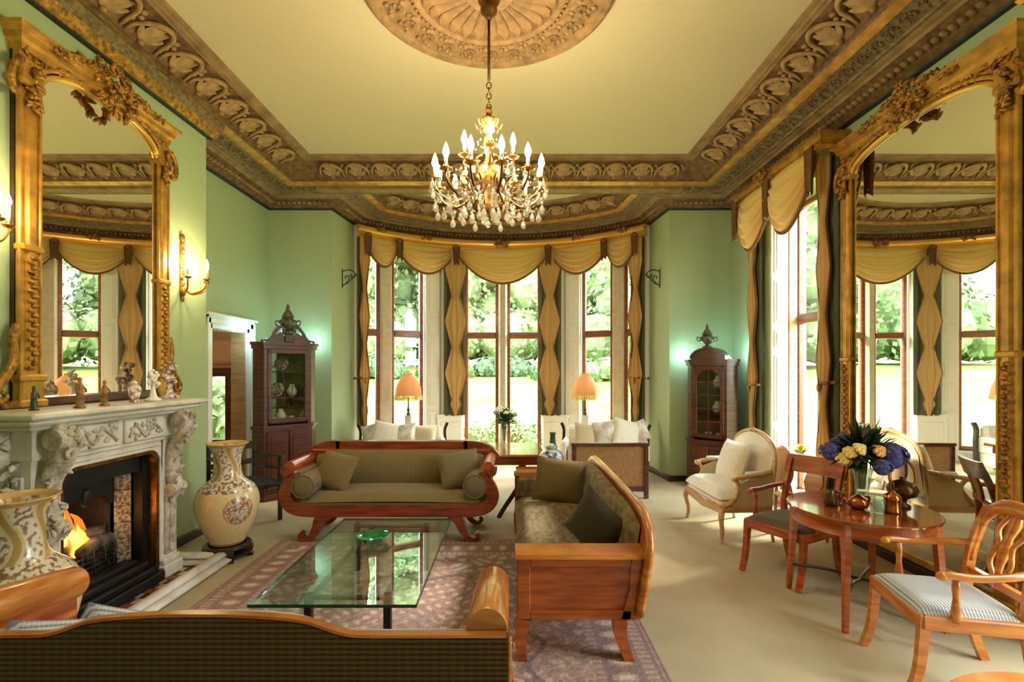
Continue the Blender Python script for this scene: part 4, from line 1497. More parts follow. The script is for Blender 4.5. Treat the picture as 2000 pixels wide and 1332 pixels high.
# ------------------------------------------------------------------ wall sconces
def sconce(label, y):
    t = thing('wall_sconce', label, 'wall light', (CH, y, 2.61), PI / 2, 'gilt candle sconces either side of the overmantel mirror')
    bp = MB().box(-.022, .022, -.02, 0, -.10, .40, .006)
    bp.ball((0, -.02, .45), (.03, .02, .045), 8, 5).ball((0, -.02, .40), (.02, .02, .03), 7, 5).ball((0, -.025, -.08), (.035, .025, .05), 8, 5).ball((0, -.02, -.15), (.018, .015, .04), 7, 5)
    for k in range(7):
        bp.ball((.012 * (-1) ** k, -.022, .0 + .055 * k), (.02, .014, .025), 6, 4)
    bp.build('backplate', 'gilt_carved', t, smooth=True, auto=40)
    for k, (sx, out) in enumerate(((-1, .17), (1, .17), (0, .26))):
        px, py = sx * .15, -out
        ar = MB().tube(smooth_path([(0, -.02, -.03), (px * .35, py * .4, -.10), (px * .8, py * .85, -.07), (px, py, .0), (px, py, .03)], 5), .009, 6)
        ao = ar.build('arm', 'brass', t, smooth=True)
        MB().lathe([(0, .02), (.02, .022), (.035, .035), (.036, .04), (.015, .04), (.015, .06), (0, .06)], 12, (px, py)).build('drip_pan', 'brass', ao, smooth=True)
        MB().lathe([(.011, .058), (.011, .16), (0, .16)], 10, (px, py)).build('candle_sleeve', 'wax', ao, smooth=True)
        MB().lathe([(.0, .158), (.013, .165), (.018, .183), (.014, .205), (.006, .228), (.0, .24)], 10, (px, py)).build('bulb', 'bulb_glow', ao, smooth=True)
        point_light('sconce_light', (CH + out, y + sx * .15, 2.61 + .19), SCONCE_W, (1, .78, .46), .03)
    return t


sconce('three-light gilt candle sconce on the green wall right of the overmantel mirror', 4.92)
sconce('gilt candle sconce at the left edge, near side of the overmantel mirror', 2.92)


# ------------------------------------------------------------------ floor vases
vase_me = None


def painted_vase(name, label, x, y, rot):
    st = thing('vase_stand', 'low pierced black wooden stand under the ' + label[0], 'stand', (x, y, 0), 0, 'black stands under the floor vases')
    s_ = MB().lathe([(.17, .135), (.20, .13), (.205, .11), (.19, .10), (.165, .10), (.16, .135)], 24)
    s_.build('ring', 'dark_wood', st, smooth=True, auto=40)
    leg0 = None
    for k in range(5):
        a = 2 * PI * k / 5 + .3
        if leg0 is None:
            leg0 = MB().ribbon(smooth_path([(.185, .115), (.20, .07), (.17, .035), (.215, .0)], 4), .042, -.028, .028).build('leg', 'dark_wood', st)
            leg0.rotation_euler = (0, 0, a)
        else:
            part_copy(leg0, st, rot=(0, 0, a))
    MB().lathe([(.15, .03), (.19, .03), (.19, .05), (.15, .05)], 20).build('lower_ring', 'dark_wood', st, smooth=True, auto=40)
    prof = [(.14, 0), (.15, .015), (.155, .04), (.19, .11), (.235, .21), (.262, .31), (.27, .39), (.258, .46), (.225, .525), (.175, .57), (.14, .60), (.122, .64), (.112, .70), (.112, .76), (.12, .82), (.135, .87), (.155, .905), (.175, .922), (.178, .93), (.168, .93), (.14, .90), (.11, .83), (.10, .75), (.10, .65), (.0, .6)]
    sm = smooth_path(prof, 8)
    mb = MB().lathe(sm, 200)
    global vase_me
    if vase_me is not None:
        v = bpy.data.objects.new(name, vase_me); COL.objects.link(v)
    else:
        v = mb.build(name, 'vase_paint', None, smooth=True)
    v.location = (x, y, .136)
    v.rotation_euler = (0, 0, rot)
    tag(v, label[1], 'vase', 'tall painted floor vases')
    if vase_me is not None:
        return v
    me = vase_me = v.data
    ca = me.color_attributes.new('paint', 'FLOAT_COLOR', 'POINT')
    rr = random.Random(9)
    cream, ochre, red, blue, green, dk, white = [np.array(lin(*c)[:3]) for c in ((222, 198, 148), (196, 160, 100), (166, 100, 76), (124, 122, 132), (146, 148, 112), (122, 96, 74), (230, 218, 194))]
    out = []
    for p in me.vertices:
        a = math.atan2(p.co.y, p.co.x); z = p.co.z; r_ = math.hypot(p.co.x, p.co.y)
        n1 = mnoise.noise((p.co.x * 44, p.co.y * 44, z * 44)); n2 = mnoise.noise((p.co.x * 78 + 7, p.co.y * 78, z * 78)); n3 = mnoise.noise((p.co.x * 56, p.co.y * 56 + 9, z * 56))
        c = cream * (1 + .08 * n1)
        med = None
        for a_c in (-PI / 2, PI / 6, PI * 5 / 6):
            da = (a - a_c + PI) % (2 * PI) - PI
            q = math.hypot(da * .255, (z - .34) * 1.0) / .125
            med = q if med is None else min(med, q)
        if .03 < z < .50 and med < 1:
            c = white * .9
            if n1 > .12: c = red
            elif n2 > .22: c = blue
            elif n3 > .2: c = ochre
            elif n2 < -.3: c = green
            if med > .93: c = ochre * .7
        elif z >= .50 and z < .6:
            c = white * .9 if n1 < .05 else (red if n2 > .1 else (green if n3 > 0 else dk))
        elif .6 <= z < .9:
            fl = math.sin(a * 5 + 1.4 * math.sin(z * 16))
            c = white * .92 if fl > -.2 else cream * .92
            if fl > -.2 and n1 > .08: c = red if n2 > .05 else (blue if n3 > .1 else green)
            elif fl < -.75: c = ochre * .8
        elif z >= .9:
            c = ochre * 1.1
        elif z < .03:
            c = ochre * .7
        out += [float(c[0]), float(c[1]), float(c[2]), 1.0]
    ca.data.foreach_set('color', out)
    return v


painted_vase('floor_vase', ('vase near the left edge', 'tall painted vase near the left edge in front of the fireplace'), -2.66, 2.66, R(28))
painted_vase('floor_vase', ('vase beyond the fireplace', 'tall painted vase with round flower medallion beyond the fireplace by the door'), -2.66, 4.62, R(50))


# ------------------------------------------------------------------ curtains, swags and pelmets
def tail(name, label, loc, rz, w, z0, z1, phase=0.0, period=.98, group='gold and green curtain tails', tie=None):
    """hanging tail: gold front with zigzag edges over a green lining. local x along, -y into the room"""
    t = thing(name, label, 'curtain', loc, rz, group)
    n = 60
    def lining(u, v):
        x = (u * 2 - 1) * w / 2
        return (x, .03 + .014 * math.cos(u * 2 * PI * 4), z0 + (z1 - z0) * v)
    MB().grid(lining, 32, 10).build('lining', 'curtain_lining', t, smooth=True)
    def half(z):
        f = ((z1 - z) / period + phase) % 1.0
        tri = abs(f * 2 - 1)          # 1 at the corners, 0 in the middle
        k = .19 + .30 * (1 - tri)
        top = (z1 - z)
        if top < .35: k = max(k, .49 - .1 * top)
        if z - z0 < .35: k = min(k, .10 + .7 * (z - z0))
        return w * k
    def front(u, v):
        z = z0 + (z1 - z0) * v
        h = half(z)
        x = (u * 2 - 1) * h
        return (x, -.025 - .02 * math.cos(u * PI * 6) - .03 * (1 - abs(u * 2 - 1)), z)
    MB().grid(front, 24, n).build('gold_face', 'curtain_gold', t, smooth=True)
    for s in (-1, 1):
        pts = [(s * half(z0 + (z1 - z0) * i / n), -.032, z0 + (z1 - z0) * i / n) for i in range(n + 1)]
        MB().tube(pts, .014, 5).build('edge_trim', 'dark_fringe', t, smooth=True)
    if tie:
        MB().tube([(-w * .5, .02, tie), (0, -.08, tie - .02), (w * .5, .02, tie)], .018, 7).ball((0, -.085, tie - .06), (.025, .025, .05), 7, 5).build('tieback', 'gilt_carved', t, smooth=True)
    return t


def swag(parent, P, n_out, drop, z_top, seed=0):
    """P(u) -> plan point; cloth sagging between u=0 and u=1"""
    nu, nv = 24, 40
    def fn(u, v):
        x, y = P(u)
        nx, ny = n_out(u)
        sag = (max(0.0, 4 * u * (1 - u))) ** .9
        z = z_top - v * (drop * (.07 + .93 * sag))
        # folds following the sag
        fold = .034 * math.sin(v ** 1.3 * PI * 2 * 4.5) * (.4 + .8 * v) * (.45 + .55 * sag)
        belly = .15 * math.sin(PI * u) * math.sin(PI * min(1, .08 + v * .75))
        d = .02 + belly + fold
        return (x + nx * d, y + ny * d, z)
    o = MB().grid(fn, nu, nv).build('swag', 'swag_silk', parent, smooth=True)
    pts = [fn(i / 24, 1.0) for i in range(25)]
    MB().tube([(p[0], p[1], p[2] - .012) for p in pts], .022, 6).build('fringe', 'fringe', o, smooth=True)
    return o


HP = EYE + 2.38
RP = 3.24
val = thing('bay_valance', 'curved gilt pelmet with five gold swags across the bay windows', 'valance', (0, 0, 0))
PRO = [(0, HP - .10), (.03, HP - .10), (.05, HP - .07), (.035, HP - .035), (.065, HP - .02), (.08, HP + .025), (.065, HP + .07), (.03, HP + .085), (0, HP + .085)]
pel = [arc(a, RP + .03) for a in np.linspace(-48.5, 48.5, 41)]
pelo = MB().sweep([(p, z) for p, z in PRO], pel).sweep([(-.14, HP + .085), (0.0, HP + .085)], pel).build('pelmet', 'gilt_plain', val, smooth=True, auto=40)
rnd = random.Random(77)


def crest(parent, x, y, z, a, n=14, s=.05, m='gilt_carved'):
    mb = carve(rnd, [(rnd.uniform(-1, 1) * s * 2.2, -s * .3, rnd.uniform(-1, 1) * s * .8) for k in range(n)], s * .8, 2)
    mb.ball((0, 0, 0), (s * 2.4, s * .5, s * .9), 10, 6)
    mb.xf(Matrix.Translation((x, y, z)) @ Matrix.Rotation(a, 4, 'Z'))
    mb.build('crest', m, parent, smooth=True)


for a in (-41, -26, 0, 26, 41):
    x, y = arc(a, RP - .06)
    crest(val, x, y, HP + (.02 if a == 0 else .05), R(-a), 18 if a == 0 else 10, .055 if a == 0 else .04)
SW = [(-46, -34.5, .50), (-36, -15.5, .53), (-16, 16, .66), (15.5, 36, .53), (34.5, 46, .50)]
for i, (a0, a1, dp) in enumerate(SW):
    rr = RP + (.04 if i % 2 == 0 else .06)
    swag(val, lambda u, a0=a0, a1=a1, rr=rr: arc(a0 + (a1 - a0) * u, rr), lambda u, a0=a0, a1=a1: (-math.sin(R(a0 + (a1 - a0) * u)), -math.cos(R(a0 + (a1 - a0) * u))), dp, HP - .07)
for a in (-46, -35.2, -15.8, 15.8, 35.2, 46):
    x, y = arc(a, RP - .06)
    mb = MB().grid(lambda u, v: (.07 * (u * 2 - 1) * (1 - .3 * v), -.03 - .02 * math.cos(u * 6 * PI), -.32 * v - .06 * abs(u * 2 - 1) * v), 12, 6)
    mb.ball((0, -.05, -.01), (.05, .04, .035), 8, 5)
    mb.xf(Matrix.Translation((x, y, HP - .07)) @ Matrix.Rotation(R(-a), 4, 'Z'))
    mb.build('jabot', 'fringe', val, smooth=True)
RT = 3.33
for a, w, nm, z0, tie in ((-15.8, .42, 'gold and green zigzag curtain tail left of the middle bay window', .88, None), (15.8, .42, 'gold and green zigzag curtain tail right of the middle bay window', .88, None),
                     (-46.3, .20, 'narrow gold curtain tail at the left end of the bay', .78, 1.62), (45.2, .28, 'gold and green curtain tail at the right end of the bay', .78, 1.62)):
    x, y = arc(a, RT - (.06 if abs(a) > 20 else .04))
    tail('curtain_tail', nm, (x, y, 0), R(-a), w, z0, HP - .12, phase=.12, group='curtain tails', tie=tie)

# right window: straight pelmet, two swags and two tails
PX = 3.17
for wi, (ya, yb, nm) in enumerate(((5.10, 6.92, 'gilt pelmet with two gold swags over the right-hand window'), (1.3, 3.06, 'gilt pelmet at the right edge over the nearest side window'))):
    v2 = thing('side_valance', nm, 'valance', (0, 0, 0))
    po = MB().sweep(PRO, [(XR, yb), (PX + .04, yb), (PX + .04, ya), (XR, ya)]).sweep([(-.2, HP + .085), (0, HP + .085)], [(PX + .04, yb), (PX + .04, ya)])
    po.build('pelmet', 'gilt', v2, smooth=True, auto=40)
    ym = (ya + yb) / 2
    crest(v2, PX - .06, ym + .15, HP + .03, -PI / 2, 20, .055)
    for (u0, u1) in ((yb - .03, ym - .05), (ym + .1, ya + .03)):
        swag(v2, lambda u, u0=u0, u1=u1: (PX + .02, u0 + (u1 - u0) * u), lambda u: (-1, 0), .74, HP - .07)
    for yy in (yb - .05, ym + .02, ya + .05)[wi:]:
        mb = MB().grid(lambda u, v: (.07 * (u * 2 - 1) * (1 - .3 * v), -.03 - .02 * math.cos(u * 6 * PI), -.42 * v - .1 * abs(u * 2 - 1) * v), 12, 6)
        mb.xf(Matrix.Translation((PX - .04, yy, HP - .07)) @ Matrix.Rotation(-PI / 2, 4, 'Z'))
        mb.build('jabot', 'fringe', v2, smooth=True)
tail('curtain_tail', 'gold and green curtain tail at the far side of the right-hand window', (3.35, 6.83, 0), -PI / 2, .26, .80, HP - .12, .1, group='curtain tails', tie=1.55)
tail('curtain_tail', 'gold curtain tail beside the tall right mirror', (3.35, 5.26, 0), -PI / 2, .24, .30, HP - .12, .3, group='curtain tails', tie=1.62)
tail('curtain_tail', 'curtain tail at the extreme right edge by the near side window', (3.30, 2.92, 0), -PI / 2, .30, .30, HP - .12, .3, group='curtain tails')

# black iron scroll brackets on the bay side walls, curtain tie-back arms
for s, (x, y), lb in ((-1, (-2.79, 8.12), 'black wrought-iron scroll bracket on the left bay side wall'), (1, (2.43, 8.12), 'black wrought-iron scroll bracket on the right bay side wall')):
    b = thing('wall_bracket', lb, 'bracket', (x, y, 3.26), 0, 'iron brackets in the bay')
    d = -s
    MB().box(-.008, .008, -.015, .015, -.17, .15, .004).build('back_bar', 'iron', b)
    mb = MB()
    mb.tube([(d * q[0], 0, q[1]) for q in smooth_path([(0, .10), (.10, .13), (.19, .10), (.22, .03), (.17, .0), (.13, .04), (.16, .06)], 5)], .008, 6)
    mb.tube([(d * q[0], 0, q[1]) for q in smooth_path([(0, -.13), (.05, -.10), (.11, -.03), (.09, .03), (.05, .02), (.06, -.02)], 5)], .008, 6)
    mb.tube([(d * q[0], 0, q[1]) for q in smooth_path([(.0, -.12), (.10, -.08), (.20, .04), (.26, .05)], 5)], .007, 6)
    mb.build('scroll', 'iron', b, smooth=True)
for x, y, d, lb in ((-2.72, 8.55, (1, .1), 'brass tie-back arm at the left end of the bay'), (2.36, 8.55, (-1, .1), 'brass tie-back arm at the right end of the bay'), (XR, 5.12, (-1, 0), 'brass tie-back arm beside the right-hand mirror')):
    b = thing('tieback_arm', lb, 'tie-back', (x, y, 1.60), 0, 'curtain tie-back arms')
    MB().tube([(-.02 * d[0], -.0, 0), (.10 * d[0], .10 * d[1], 0)], .008, 6).build('rod', 'aged_brass', b, smooth=True)
    MB().lathe([(.03, 0), (.03, .008), (0, .012)], 10).xf(Matrix.Rotation(PI / 2 * d[0], 4, 'Y')).build('rosette', 'aged_brass', b, smooth=True)

# ------------------------------------------------------------------ rug
RX0, RX1, RY0, RY1 = -2.35, .89, .75, 5.06
nx, ny = 270, 360
mb = MB().grid(lambda u, v: (RX0 + (RX1 - RX0) * u, RY0 + (RY1 - RY0) * v, .012 + .0015 * math.sin(u * 9 + v * 7)), nx, ny)
# thick edge
rug = mb.build('rug', 'rug_wool', smooth=True)
tag(rug, 'large faded red and blue Persian rug under the sofas and the glass coffee table', 'rug')
me = rug.data
co = np.empty(len(me.vertices) * 3)
me.vertices.foreach_get('co', co)
co = co.reshape(-1, 3)
X, Y = co[:, 0], co[:, 1]
hx, hy = (RX1 - RX0) / 2, (RY1 - RY0) / 2
mx, my = (X - (RX0 + RX1) / 2), (Y - (RY0 + RY1) / 2)
d = np.minimum(hx - np.abs(mx), hy - np.abs(my))
C = lambda *c: np.array(lin(*c)[:3])
rose_, madder, navy, slate, ivory, tan = C(184, 150, 138), C(150, 100, 94), C(104, 86, 98), C(144, 136, 144), C(208, 192, 172), C(168, 132, 102)
rg = np.random.default_rng(3)
col = np.tile(rose_, (len(X), 1))


def put(mask, c, a=1.0):
    col[mask] = col[mask] * (1 - a) + c * a


along_ = np.where(hx - np.abs(mx) < hy - np.abs(my), my, mx)
fl1 = np.sin(X * 52) * np.sin(Y * 52)
fl2 = np.sin(X * 33 + 1.4 * np.sin(Y * 21)) * np.sin(Y * 33 + 1.4 * np.sin(X * 21))
fl3 = np.sin(X * 47 + 2 * np.sin(Y * 9)) * np.cos(Y * 43 + 2 * np.sin(X * 11))
put(fl2 > .45, ivory, .55)
put(fl2 < -.5, madder, .6)
put(np.abs(fl2) < .06, navy, .5)
put(fl3 > .62, slate, .8)
put(fl1 < -.72, navy, .45)
# medallion in the middle of the field
q = np.abs(mx) / (hx * .55) + np.abs(my) / (hy * .5)
ang = np.arctan2(my, mx)
rad = np.hypot(mx / .9, my / 1.3) * (1 + .07 * np.cos(ang * 12))
m_ = rad < 1.0
put(m_, C(162, 116, 112), .75)
put(m_ & (fl2 > .3), navy, .65)
put(m_ & (fl3 > .45), ivory, .7)
put((rad > .95) & (rad < 1.0), navy, .8)
put(rad < .45, slate, .6)
put((rad < .45) & (fl1 > .35), madder, .8)
# corner spandrels
sp = (q > 1.55) & (d > .42)
put(sp, C(120, 106, 118), .6)
put(sp & (fl2 > .25), ivory, .6)
# borders
bd1 = d < .42
put(bd1, C(162, 124, 112), 1)
mot = np.sin(along_ * 2 * np.pi / .15)
acr = np.abs(d - .24) / .08
put(bd1 & (d > .13) & (d < .35), C(122, 98, 106), .85)
put((d > .13) & (d < .35) & (acr < .9) & (mot > 1.4 * acr - .6), rose_, .9)
put((d > .13) & (d < .35) & (acr < .5) & (mot > .55), ivory, .9)
put((d > .13) & (d < .35) & (acr < .5) & (mot < -.75), madder, .9)
for a, b in ((.05, .13), (.35, .42)):
    g = (d > a) & (d < b)
    put(g, ivory, .35)
    put(g & (np.sin(along_ * 2 * np.pi / .05) > .0), C(132, 98, 100), .7)
put(d < .05, navy, .6)
put((d > .012) & (d < .03), rose_, .8)
col[:] = col * .76 + .24 * C(186, 164, 152)
col *= (1 + .12 * rg.standard_normal(len(X)))[:, None]
col = np.clip(col, 0, 1)
ca = me.color_attributes.new('paint', 'FLOAT_COLOR', 'POINT')
ca.data.foreach_set('color', np.hstack([col, np.ones((len(X), 1))]).astype(np.float32).ravel())
fr = MB().box(RX0, RX1, RY0, RY1, .0, .0105)
fr.build('backing', 'fringe', rug)


# ------------------------------------------------------------------ sofas
def sabre(mb, path, w, y0, y1):
    return mb.ribbon(smooth_path(path, 5), w, y0, y1)


def scroll_sofa():
    """Biedermeier scroll-end sofa facing the camera"""
    t = thing('scroll_sofa', 'mahogany scroll-end sofa with striped olive upholstery facing the glass coffee table', 'sofa', (-1.24, 5.02, 0))
    # front frame in x-z
    L = [(-.84, .725), (-.90, .79), (-.985, .81), (-1.065, .77), (-1.05, .715), (-.985, .70), (-.985, .64), (-1.03, .55), (-1.045, .46), (-.99, .375), (-.86, .335), (-.6, .33), (0, .33)]
    f = MB()
    path = smooth_path(L[3:], 5)
    n = len(path)
    wd = [.05 + .075 * min(1, i / 22) for i in range(n)]
    f.ribbon(path, wd, -.06, .02)
    f.ribbon([(-x, z) for x, z in path], wd, -.06, .02)
    f.build('front_frame', 'red_wood', t, smooth=True, auto=40)
    for s in (-1, 1):
        r_ = MB()
        r_.add(*MB().lathe([(0, -.05), (.06, -.05), (.062, -.03), (.062, .60), (0, .62)], 16).xf(Matrix.Translation((s * 1.0, 0, .765)) @ Matrix.Rotation(-PI / 2, 4, 'X')).__dict__.values())
        r_.build('arm_roll', 'orange_wood', t, smooth=True, auto=40)
        MB().prism([(s * x, z) for x, z in ((.93, .42), (1.02, .44), (1.03, .56), (.96, .72), (.90, .70), (.92, .55))], .0, .60).build('arm_upholstery', 'sofa_seat', t)
        # crest scroll sweeping down to the arm
        cp = smooth_path([(s * .70, .895), (s * .86, .885), (s * .98, .835), (s * 1.06, .765), (s * 1.10, .74)], 5)
        MB().ribbon(cp, [.11] * 12 + [.10 - .005 * k for k in range(len(cp) - 12)], .53, .66).build('crest_end', 'red_wood', t, smooth=True, auto=40)
        # scroll feet
        for y in (-.05, .52):
            lg = MB()
            p = smooth_path([(s * .62, .30), (s * .70, .24), (s * .735, .15), (s * .79, .06), (s * .86, .035), (s * .90, .07), (s * .88, .10)], 5)
            n_ = len(p)
            lg.ribbon(p, [.13 - .09 * min(1, i / (n_ * .62)) for i in range(n_)], y, y + .085)
            lg.build('leg', 'red_wood', t, smooth=True, auto=40)
    MB().ribbon([(-.74, .89), (0, .893), (.74, .89)], .105, .53, .66).build('crest_rail', 'red_wood', t)
    MB().box(-1.0, 1.0, .50, .62, .28, .86, .01).build('back_frame', 'red_wood', t)
    def bk(u, v):
        x = (u * 2 - 1) * .93
        a = abs(u * 2 - 1)
        z = .42 + (.44 - .06 * max(0, a - .75) * 4) * v
        return (x, .50 - .07 * math.sin(PI * min(1, max(0, v))) ** .5 - .02 * (1 - a ** 4), z)
    MB().grid(bk, 24, 8).build('back_upholstery', 'sofa_stripe', t, smooth=True)
    def st(u, v):
        x = (u * 2 - 1) * .97
        a, b = abs(u * 2 - 1), abs(v * 2 - 1)
        return (x, -.04 + .56 * v, .40 + .085 * (1 - a ** 6) ** .5 * (1 - b ** 6) ** .5 + .02 * (1 - a * a))
    MB().grid(st, 24, 12).build('seat', 'sofa_seat', t, smooth=True)
    MB().box(-.97, .97, -.04, .52, .30, .40).build('seat_base', 'sofa_seat', t)
    return t


scroll_sofa()


def bolster(label, x, y, z, ln, r_, rz=0.0):
    o = MB().lathe([(0, 0), (r_ * .5, .004), (r_ * .92, .01), (r_, .03), (r_, ln - .03), (r_ * .92, ln - .01), (0, ln)], 20).xf(Matrix.Rotation(-PI / 2, 4, 'X')).build('bolster', 'cushion_stripe', None, smooth=True)
    o.location = (x, y, z); o.rotation_euler = (0, 0, rz)
    tag(o, label, 'cushion', 'bolsters on the scroll-end sofa')
    MB().tube([(r_ * math.cos(a), .012, r_ * math.sin(a)) for a in np.linspace(0, 2 * PI, 21)], .007, 5, caps=False).build('piping', 'sofa_seat', o, smooth=True)
    return o


bolster('round bolster at the left end of the scroll-end sofa', -1.24 - .865, 4.95, .575, .50, .115)
bolster('round bolster at the right end of the scroll-end sofa', -1.24 + .865, 4.95, .575, .50, .115)


def cushion(label, loc, size, t_, rot, m, group=None):
    o = cushion_mesh(size[0], size[1], t_, 12).build('cushion', m, None, smooth=True)
    o.location = loc; o.rotation_euler = rot
    tag(o, label, 'cushion', group)
    return o


cushion('square olive cushion leaning at the left of the scroll-end sofa', (-1.24 - .63, 5.24, .675), (.46, .40), .15, (R(-24), R(8), R(-22)), 'sofa_seat', 'cushions on the scroll-end sofa')
cushion('square olive cushion leaning at the right of the scroll-end sofa', (-1.24 + .68, 5.29, .685), (.44, .40), .14, (R(-22), R(-6), R(16)), 'cushion_stripe', 'cushions on the scroll-end sofa')


def box_sofa():
    """sofa seen from its near arm; local front is -y, near end is +x"""
    t = thing('side_sofa', 'honey-coloured wooden sofa with leaf-patterned seat, seen end-on right of the coffee table', 'sofa', (.41, 4.14, 0), -PI / 2)
    for s in (-1, 1):
        x0, x1 = s * 1.12, s * 1.20
        fr_ = MB()
        fr_.box(x0, x1, -.38, -.30, .26, .63, .006).prism([(.24, .26), (.33, .26), (.39, .40), (.40, .63), (.30, .63), (.29, .44)], x0, x1, 'x')
        fr_.box(x0, x1, -.30, .30, .26, .315, .004).box(x0, x1, -.30, .30, .575, .63, .004)
        fr_.build('arm_frame', 'orange_wood', t)
        MB().box(x0 + s * .01, x1 - s * .018, -.31, .33, .31, .58).box(x0 + s * .004, x1 - s * .004, .28, .36, .264, .42).build('arm_panel', 'orange_wood', t)
        # sloping broad arm top
        MB().prism([(s * 1.06, .665), (s * 1.08, .675), (s * 1.215, .655), (s * 1.225, .63), (s * 1.06, .63)], -.39, .38).build('arm_top', 'satinwood', t)
        for y0, y1, d in ((-.375, -.30, -1), (.20, .275, 1)):
            lg = MB()
            p = smooth_path([(y0 + .0375, .258), (y0 + .03 + .012 * d, .15), (y0 + .0375 + .06 * d * (1 if d > 0 else .15), .0)], 5)
            lg.ribbon(p, [.085 - .035 * i / (len(p) - 1) for i in range(len(p))], x0, x1, 'x')
            lg.build('leg', 'orange_wood', t)
    # back: shaped plank leaning outwards; lofted rows
    prof = smooth_path([(1.22, .30), (1.225, .60), (1.19, .72), (1.08, .80), (.86, .845), (.3, .855), (0, .855), (-.3, .855), (-.86, .845), (-1.08, .80), (-1.19, .72), (-1.225, .60), (-1.22, .30)], 5)
    def lean(z):
        return .325 + .16 * max(0, (z - .3)) ** 1.0
    bm_ = MB()
    n = len(prof)
    for k, (dy0) in enumerate((0, .045)):
        for x, z in prof:
            bm_.v.append((x, lean(z) + dy0, z))
    bm_.f += [tuple(range(n - 1, -1, -1)), tuple(range(n, 2 * n))] + [(i, (i + 1) % n, n + (i + 1) % n, n + i) for i in range(n)]
    bm_.build('back_panel', 'orange_wood', t)
    rail = MB().tube([(x, lean(z) + .02, z) for x, z in prof], .034, 8, flat=.8)
    rail.build('back_rail', 'satinwood', t, smooth=True)
    def bu(u, v):
        x = (u * 2 - 1) * 1.06
        a = abs(u * 2 - 1)
        z = .44 + (.385 - .05 * a ** 6) * v
        return (x, lean(z) - .012 - .07 * (1 - (2 * v - 1) ** 4) ** .5 * (1 - a ** 8), z)
    MB().grid(bu, 24, 8).build('back_upholstery', 'leaf_fabric', t, smooth=True)
    MB().box(-1.12, 1.12, -.37, .36, .26, .36, .008).build('seat_rail', 'orange_wood', t)
    def st(u, v):
        a, b = abs(u * 2 - 1), abs(v * 2 - 1)
        return ((u * 2 - 1) * 1.10, -.365 + .70 * v, .36 + .10 * (1 - a ** 8) ** .5 * (1 - b ** 6) ** .5)
    MB().grid(st, 24, 12).build('seat', 'leaf_fabric', t, smooth=True)
    for s in (-1, 1):
        MB().box(s * 1.03, s * 1.12, -.36, .32, .40, .63, .03).build('arm_upholstery', 'leaf_fabric', t)
    return t


box_sofa()
cushion('square olive cushion propped at the far end of the side sofa', (.47, 4.88, .655), (.50, .44), .15, (R(-20), R(6), R(-8)), 'olive_cushion', 'cushions on the side sofa')
cushion('dark brown cushion tilted on its corner at the near end of the side sofa', (.58, 3.46, .66), (.42, .38), .15, (R(-12), R(30), R(-52)), 'dark_cushion', 'cushions on the side sofa')


def near_sofa():
    """sofa seen from behind along the bottom of the picture; local front is -y -> world +y after turning round"""
    t = thing('near_sofa', 'sofa in the foreground seen from behind with dark brown woven back', 'sofa', (-1.10, 1.72, 0), PI)
    # local x is -world x
    H = [(-1.085, .30), (-1.085, .815), (-.62, .815), (-.50, .825), (-.36, .868), (-.15, .885), (0, .887), (.15, .885), (.36, .868), (.50, .825), (.62, .815), (1.085, .815), (1.085, .30)]
    pr = [H[0]] + smooth_path(H[1:-1], 4) + [H[-1]]
    MB().prism(pr, -.05, .0).build('back_cover', 'brown_weave', t)
    top = smooth_path([(-1.08, .815)] + H[2:-2] + [(1.08, .815)], 4)
    MB().ribbon([(x, z + .004) for x, z in top], .014, -.03, .0).build('crest_rail', 'satinwood', t)
    MB().prism([(x * .88, z - .03 if z > .5 else z) for x, z in pr], -.12, -.05).build('back_upholstery', 'blue_weave', t)
    for s in (-1, 1):
        # sloping scroll arm, thick veneered panel under it
        a = MB()
        q = MB().lathe([(0, 0), (.073, 0), (.077, .01), (.077, .62), (.07, .64), (0, .64)], 20).xf(Matrix.Translation((s * 1.01, -.035, .825)) @ Matrix.Rotation(PI / 2 + R(9), 4, 'X'))
        a.add(*q.__dict__.values())
        a.build('arm_roll', 'satinwood', t, smooth=True, auto=40)
        MB().prism([(-.05, .30), (-.05, .80), (-.60, .74), (-.62, .70), (-.62, .30)], s * .96, s * 1.065, 'x').build('arm_panel', 'orange_wood', t)
        MB().prism([(-.60, .60), (-.02, .66), (-.02, .685), (-.60, .625)], s * .948, s * .97, 'x').build('arm_moulding', 'satinwood', t)
        MB().box(s * .99, s * 1.06, -.60, -.53, 0, .30, .01).build('leg', 'satinwood', t)
        MB().box(s * .99, s * 1.06, -.07, .0, 0, .30, .01).build('leg', 'satinwood', t)
        MB().box(s * 1.085, s * 1.10, -.05, .0, .3, .80, .004).ball((s * 1.10, -.02, .78), .012, 6, 4).ball((s * 1.10, -.02, .66), .012, 6, 4).build('arm_post', 'satinwood', t)
    MB().box(-.96, .96, -.62, -.04, .26, .36, .008).build('seat_rail', 'satinwood', t)
    MB().box(-.95, .95, -.62, -.12, .36, .46, .04).build('seat', 'blue_weave', t)
    return t


near_sofa()
cushion('pale patterned cushion in the left corner of the foreground sofa', (-1.86, 1.98, .56), (.42, .42), .13, (R(18), R(20), R(62)), 'blue_weave', 'cushions on the foreground sofa')
cushion('pale patterned cushion lying on its point beside the left arm of the foreground sofa', (-1.82, 2.24, .52), (.36, .34), .12, (R(20), R(28), R(50)), 'blue_weave', 'cushions on the foreground sofa')

